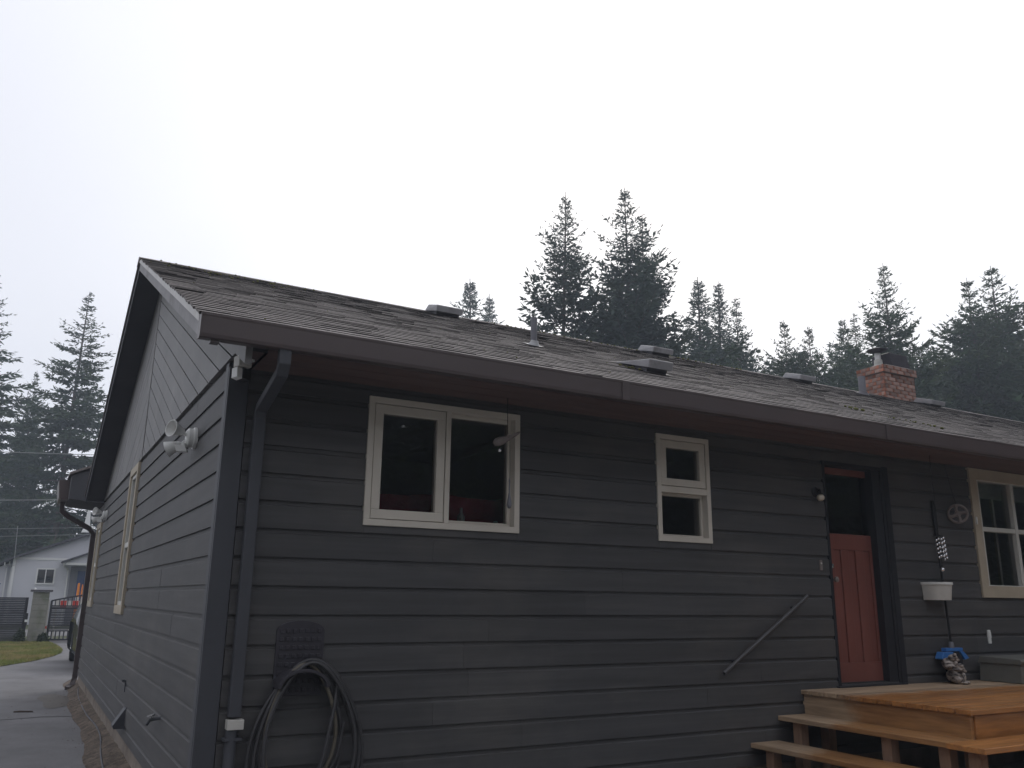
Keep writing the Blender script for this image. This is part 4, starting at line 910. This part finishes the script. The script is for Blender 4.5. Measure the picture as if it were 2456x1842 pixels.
# wires
def wire(nm, p, q, sag, r, label):
    p, q = Vector(p), Vector(q); pts = []
    for i in range(41):
        u = i/40; pts.append(p+(q-p)*u+Vector((0,0,-sag*4*u*(1-u))))
    tag(MB().tube(pts, r, 5).build(nm, M['wire']), label, 'wire', 'overhead wires')
wire('overhead_wire', (-40,40,6.9), (40,40,11.4), 1.0, .018, 'topmost pale overhead wire crossing the left trees')
wire('overhead_wire', (-40,40,4.0), (40,40,9.9), 1.0, .018, 'second pale overhead wire below the topmost one on the left')
wire('overhead_wire', (-40,42,2.9), (40,42,8.2), .8, .010, 'third faint overhead wire above the neighbour roof')
wire('overhead_wire', (-40,42,2.4), (40,42,8.0), .8, .010, 'lowest faint overhead wire just above the neighbour roof')
tag(MB().tube([(-1.60,47,3.0),(-1.70,47,5.1)], .016, 8).build('antenna_mast', M['wire']), 'thin pale mast at the left end of the neighbour roof', 'mast')

# parked car mostly hidden behind the far house corner
car = thing('parked_car', (1.0,17,0), 'black parked car half hidden behind the far corner of the house', 'car')
side = [(15.0,.30),(15.0,.62),(15.12,.80),(16.0,.93),(16.35,.97),(17.0,1.38),(18.3,1.42),(19.2,1.02),(19.45,.95),(19.5,.35),(19.0,.28)]
cb = MB(); xsn = (.10,.06,.10,.3,1.6,1.8,1.84,1.8); 
cs = [(.12,.94),(.055,1.0),(.10,1.0),(.30,1.0)]
n_ = len(side); 
def prof_at(x_, inset): return [(x_, y_, z_ if z_ < .9 else .9+(z_-.9)*inset) for y_, z_ in side]
secs = [prof_at(.19,.0), prof_at(.13,.25), prof_at(.22,.8), prof_at(.34,1.0), prof_at(1.55,1.0), prof_at(1.73,.8), prof_at(1.83,.25), prof_at(1.76,.0)]
V = [p for s_ in secs for p in s_]; F = []
for i in range(len(secs)-1):
    for k in range(n_): F.append((i*n_+k, i*n_+(k+1) % n_, (i+1)*n_+(k+1) % n_, (i+1)*n_+k))
F += [tuple(range(n_))[::-1], tuple(range((len(secs)-1)*n_, len(secs)*n_))]
MB().add(V, F).build('body', M['carpaint'], car, smooth=35)
for yy in (15.85, 18.6):
    for xx in (.175, 1.56):
        wh = MB().lathe([(.18,0),(.31,.0),(.335,.03),(.335,.19),(.31,.22),(.18,.22)], (xx,yy,.33), (1,0,0), 24).build('wheel', M['tyre'], car, smooth=40)
        rim = MB(); rim.lathe([(.19,.03),(.20,.0),(.185,.0),(.175,.05),(.03,.02),(.001,.015)], (xx+(.0 if xx < 1 else .0),yy,.33), (1,0,0), 20); rim.build('rim', M['steel'], wh, smooth=40)
MB().box(.10,.14,15.2,15.5,.66,.70).build('trim_strip', M['steel'], car)

# ------------------------------------------------------------ conifers
def conifer(seed, H, R, base=.1, droop=.25, dens=1.0, blade=.30, sparse_top=.3, whorl=.42, gap=.12, power=.85, up=.5):
    g = np.random.default_rng(seed); rr = random.Random(seed)
    tx, ty = rr.uniform(-.01,.01)*H, rr.uniform(-.01,.01)*H
    def trunk(h): u = h/H; return np.array([tx*math.sin(u*3+seed), ty*math.sin(u*2.3+seed*2), h])
    B0, D, LN, WD = [], [], [], []           # blades
    limbs = []
    h = base*H; az0 = 0
    while h < H*.985:
        t = (h-base*H)/(H*(1-base)); prof = R*((1-t)**power)*min(1, .62+2.6*t)*min(1, .42+(1-t)*4)+.05
        bl = blade*(.36+.64*min(1,(1-t)*2.2)) 
        nbr = rr.choice((5,6,6,7,8)) if t < .8 else rr.choice((3,4,5)); az0 += rr.uniform(.4,1.2)
        for k in range(nbr):
            if rr.random() < gap: continue
            az = az0+2*math.pi*k/nbr+rr.uniform(-.35,.35); L = prof*rr.choice((.5,.75,.9,1.0,1.0,1.2))*rr.uniform(.8,1.15)*(1+.30*math.sin(2*az+seed)*math.sin(h*.75+seed*1.7))
            el = up*(t**1.2)*1.4+rr.uniform(-.12,.12)-droop*(1-t)*.55
            o = trunk(h+rr.uniform(-.1,.1)); m = max(4, int(L/.2)); pts = []
            hd = np.array([math.cos(az), math.sin(az), 0]); bend = rr.uniform(-.12,.12); sd_ = np.array([-hd[1], hd[0], 0])
            for i in range(m+1):
                s = i/m; z = L*(s*math.tan(el)-droop*.55*s*s*(1-t*.7)+.32*max(0,s-.5)**2*(1+up))
                pts.append(o+hd*L*s*math.cos(el*.6)+sd_*bend*L*s*s+np.array([0,0,z]))
            limbs.append((pts, max(.008, .018+.011*L*(1-t))))
            s_start = .12 if t > .5 else .2
            for i in range(m):
                s = i/m
                if s < s_start: continue
                p = pts[i]; d = pts[i+1]-pts[i]; d = d/np.linalg.norm(d); sv = np.cross(d, [0,0,1]); sv /= (np.linalg.norm(sv)+1e-9)
                for sg in (-1, 1):
                    if rr.random() > .93*dens+.05: continue
                    tl = (.16+.30*(1-s)*min(L,3.2)/2.2)*rr.uniform(.55,1.35)
                    td = d*.62+sv*sg*rr.uniform(.6,1.0)+np.array([0,0,rr.uniform(-.42,.08)*(1-t*.6)]); td /= np.linalg.norm(td)
                    nb2 = max(2, int(tl/.058*dens))
                    for j in range(nb2):
                        q = p+td*tl*(j+rr.random()*.6)/nb2; bd = td*.75+np.array([rr.gauss(0,.42),rr.gauss(0,.42),rr.gauss(-.08,.30)])
                        B0.append(q); D.append(bd); LN.append(bl*rr.uniform(.55,1.15)); WD.append(bl*rr.uniform(.22,.42))
                bd = d+np.array([rr.gauss(0,.2),rr.gauss(0,.2),rr.gauss(.0,.2)]); B0.append(p); D.append(bd); LN.append(bl*rr.uniform(.7,1.1)); WD.append(bl*.24)
            for _ in range(2): B0.append(pts[-1]); D.append(pts[-1]-pts[-2]+np.array([rr.gauss(0,.05),rr.gauss(0,.05),rr.gauss(.02,.05)])); LN.append(bl*.95); WD.append(bl*.16)
        h += whorl*(1-.45*t)*rr.uniform(.7,1.3)
    B0, D, LN, WD = map(np.array, (B0, D, LN, WD)); D = D/(np.linalg.norm(D, axis=1, keepdims=True)+1e-9)
    rv = g.normal(size=D.shape); S = np.cross(D, rv); S /= (np.linalg.norm(S, axis=1, keepdims=True)+1e-9)
    mid = B0+D*(LN*.45)[:,None]; Q = np.stack([B0, mid+S*WD[:,None]*.5, B0+D*LN[:,None], mid-S*WD[:,None]*.5], 1)
    tm = MB(); npt = 14
    tm.tube([trunk(H*i/npt) for i in range(npt+1)], [max(.012, (.0088*H)*(1-i/npt)**.9+.01) for i in range(npt+1)], 9)
    lm = MB()
    for pts, r in limbs: lm.tube(pts[::2] if len(pts) > 5 else pts, [max(.005, r*(1-.85*i/max(1,len(pts[::2] if len(pts) > 5 else pts)-1))) for i in range(len(pts[::2] if len(pts) > 5 else pts))], 4, caps=False)
    return Q, tm, lm
ARCH = {}
def arche(key, **kw):
    Q, tm, lm = conifer(**kw); tm.add(lm.v, lm.f); ARCH[key] = (Q, tm)
arche('fir_a', seed=1, H=22, R=7.2, base=.12, droop=.06, dens=1.05, blade=.40, power=1.12, up=.48, gap=.15, whorl=.50)
arche('fir_b', seed=2, H=22, R=6.0, base=.08, droop=.12, dens=1.1, blade=.44, power=.92, up=.44, gap=.09, whorl=.46)
arche('spruce', seed=3, H=20, R=4.8, base=.10, droop=.40, dens=1.0, blade=.42, power=.90, up=.30, gap=.20, whorl=.46)
arche('slim', seed=4, H=20, R=4.4, base=.1, droop=.05, dens=1.05, blade=.40, power=1.0, up=.50, gap=.10, whorl=.42)
arche('dense', seed=5, H=19, R=5.9, base=.06, droop=.18, dens=1.15, blade=.48, power=.84, up=.40, gap=.05, whorl=.44)
MESH = {}
def tree(key, nm, label, top, dist_base=0.0, rot=0, wide=1.0, mt='needle', group=None):
    Q, tm = ARCH[key]; H = {'fir_a':22,'fir_b':22,'spruce':20,'slim':20,'dense':19}[key]
    if key not in MESH:
        c0 = quads_mesh('crown', Q, M['needle']); t0 = tm.build('trunk', M['bark']); MESH[key] = (c0.data, t0.data)
        bpy.data.objects.remove(c0); bpy.data.objects.remove(t0)
    cd, td = MESH[key]
    t = thing(nm, (top[0], top[1], dist_base), label, 'tree', group); s = (top[2]-dist_base)/H
    for n2, d in (('trunk', td), ('crown', cd)):
        o = bpy.data.objects.new(n2, d); COL.objects.link(o); o.parent = t; o.scale = (s*wide, s*wide, s); o.rotation_euler = (0,0,rot)
        if n2 == 'crown' and mt != 'needle':
            o.material_slots[0].link = 'OBJECT'; o.material_slots[0].material = M[mt]
    return t
GB = 'conifers behind the roof'; GL = 'conifers behind the neighbour house'; GR = 'conifers at the right beyond the chimney'
tree('fir_a','fir_tree','tall open fir with a bare leaning top behind the roof vent pipe',(20.6,27.9,22.1),0,.6,1.05,'needle2',GB)
tree('fir_b','fir_tree','tallest dense fir behind the middle of the roof ridge',(24.4,27.7,23.2),0,1.1,1.08,'needle2',GB)
tree('fir_b','fir_tree','second top rising close against the right of the tallest fir',(25.64,27.97,22.2),0,3.0,.92,'needle2',GB)
tree('slim','fir_tree','small slim fir poking up beside the leftmost roof vent',(25.55,48.0,25.1),0,.3,1.5,'needle2',GB)
tree('slim','fir_tree','tiny pale fir tip right of the leftmost roof vent',(33.6,60.8,29.4),0,2.2,1.2,'needle2',GB)
tree('slim','fir_tree','slender fir first right of the tallest dense fir',(36.0,34.9,22.8),0,1.7,1.5,'needle2',GB)
tree('slim','fir_tree','slender bare-topped fir second right of the tallest dense fir',(38.9,36.3,23.7),0,4.1,1.2,'needle2',GB)
tree('spruce','fir_tree','shorter fir third right of the tallest dense fir',(34.2,29.7,19.5),0,2.9,.9,'needle2',GB)
tree('dense','fir_tree','bushy low fir just left of the fourth roof vent',(36.0,27.85,17.8),0,.2,.8,'needle',GR)
tree('dense','fir_tree','round-topped low fir above the fourth roof vent',(38.4,28.1,17.9),0,1.2,.85,'needle',GR)
tree('dense','fir_tree','fir left of the chimney with a blunt dark top',(46.0,31.6,20.8),0,2.5,.75,'needle',GR)
tree('spruce','fir_tree','thin fir immediately left of the chimney cap',(48.0,32.2,21.7),0,.9,.9,'needle',GR)
tree('fir_b','fir_tree','big spreading fir directly behind the chimney',(39.7,23.3,20.6),0,5.2,1.05,'needle',GR)
tree('dense','fir_tree','dark fir right of the chimney with a pointed top',(46.1,22.6,20.7),0,4.4,.95,'needle',GR)
tree('dense','fir_tree','broad fir with the highest top at the far right',(49.4,22.9,22.3),0,3.3,1.1,'needle',GR)
tree('dense','fir_tree','dark fir cut by the right edge of the picture',(51.9,21.0,22.2),0,1.9,1.0,'needle',GR)
sc_l = 1.65
def left(p, k): return (CAM[0]+(p[0]-CAM[0])*k, CAM[1]+(p[1]-CAM[1])*k, CAM[2]+(p[2]-CAM[2])*k)
tree('spruce','spruce_tree','large dark spruce cut by the left edge of the picture',left((-3.9,34.17,14.9),1.75),0,.4,1.25,'needle',GL)
tree('spruce','spruce_tree','tall open spruce standing clear just left of the gable',left((-.18,32.24,13.95),1.70),0,2.1,1.15,'needle',GL)
tree('dense','spruce_tree','shorter spruce between the two tall left spruces',left((-1.8,39.25,11.9),1.65),0,1.4,.58,'needle',GL)

# woods that read as one mass: behind the neighbour, right of the chimney, and behind the viewer (seen in the window panes), with added trees shading the gable
Ql, tml, lml = conifer(seed=31, H=18, R=3.6, base=.05, droop=.22, dens=.75, blade=.62, power=.7, up=.5, gap=.08, whorl=.62)
def wood(name, label, spots, mt):
    g2 = random.Random(len(spots)); qs = []; tr = MB()
    for (x_, y_, h_) in spots:
        a = g2.uniform(0,6.28); s = h_/18; w_ = s*g2.uniform(1.1,1.6); c, sn = math.cos(a)*w_, math.sin(a)*w_
        q = Ql.copy(); X = q[...,0]*c-q[...,1]*sn+x_; Y = q[...,0]*sn+q[...,1]*c+y_; qs.append(np.stack([X, Y, q[...,2]*s], -1))
    o = quads_mesh(name, np.concatenate(qs), M[mt]); return tag(o, label, 'woods', kind='stuff')
gw_ = random.Random(14)
sp1 = [(-13+i*1.05+gw_.uniform(-.7,.7), 60+gw_.uniform(0,18), gw_.uniform(7,12.5)) for i in range(20)]
wood('background_woods', 'dark mass of lower conifers behind the neighbour house', sp1, 'needle')
sp2 = []
for i in range(66):
    az = R_(40+i*.76); d_ = gw_.uniform(46, 74); e_ = gw_.uniform(14.8,17.3)+max(0, (i-36)/30)*2.4; sp2.append((CAM[0]+math.sin(az)*d_, CAM[1]+math.cos(az)*d_, (CAM[2]+d_*math.tan(R_(e_)))))
wood('hillside_woods', 'dense dark conifer thicket filling in behind the right half of the roof', sp2, 'needle')
sp3 = []
for i in range(48):
    az = R_(80+i*2.55); d_ = (24,31,38)[i % 3]+gw_.uniform(-2,3)
    if i % 3 and 152 < math.degrees(az) < 166: continue
    sp3.append((CAM[0]+math.sin(az)*d_+2, CAM[1]+math.cos(az)*d_, gw_.uniform(14,19)+(i % 3)*1.5))
for i in range(17):  # unseen trees added at left to block sky light from the gable wall
    az = R_(204+i*5.4); d_ = 33+gw_.uniform(-3,4); sp3.append((CAM[0]+math.sin(az)*d_, CAM[1]+math.cos(az)*d_, gw_.uniform(15,20)))
wood('rear_and_blocker_woods', 'dark woods behind the viewer mirrored in the panes, plus added unseen trees shading the gable', sp3, 'needle')
# low shrubs by the gate pillar
def shrub(name, x_, y_, r, h_, label, seed):
    g3 = np.random.default_rng(seed); n2 = 900; u = g3.normal(size=(n2,3)); u /= np.linalg.norm(u,axis=1,keepdims=True); u[:,2] = np.abs(u[:,2])
    P = u*(g3.random((n2,1))**.4)*np.array([r,r,h_]); D = g3.normal(size=(n2,3)); D /= np.linalg.norm(D,axis=1,keepdims=True); S = np.cross(D, g3.normal(size=(n2,3))); S /= np.linalg.norm(S,axis=1,keepdims=True)
    Q = np.stack([P, P+D*.05+S*.018, P+D*.1, P+D*.05-S*.018], 1)
    t = thing(name, (x_,y_,0), label, 'shrub', 'shrubs by the pillar'); quads_mesh('foliage', Q, M['bush'], t); MB().tube([(x_,y_,-.02),(x_+.02,y_,h_*.6)], .015, 6).build('stem', M['bark'], t)
shrub('shrub', -.92, 28.2, .16, .42, 'small dark shrub at the left foot of the gate pillar', 1)
shrub('shrub', -.22, 28.15, .17, .30, 'small dark shrub at the right foot of the gate pillar', 2)

# ------------------------------------------------------------ moist air over the whole place
hz = MB().box(-160, 160, -160, 160, -1.1, 36).build('haze', None); tag(hz, 'thin even moist haze over the whole place', 'haze', kind='stuff')
hm = bpy.data.materials.new('moist_air'); hm.use_nodes = True; hn = hm.node_tree.nodes; hn.clear()
ho = hn.new('ShaderNodeOutputMaterial'); hv = hn.new('ShaderNodeVolumePrincipled')
hv.inputs['Color'].default_value = (0.76, 0.86, 1.0, 1); hv.inputs['Density'].default_value = HAZE; hv.inputs['Anisotropy'].default_value = 0.3
hm.node_tree.links.new(hv.outputs['Volume'], ho.inputs['Volume']); hz.data.materials.append(hm)
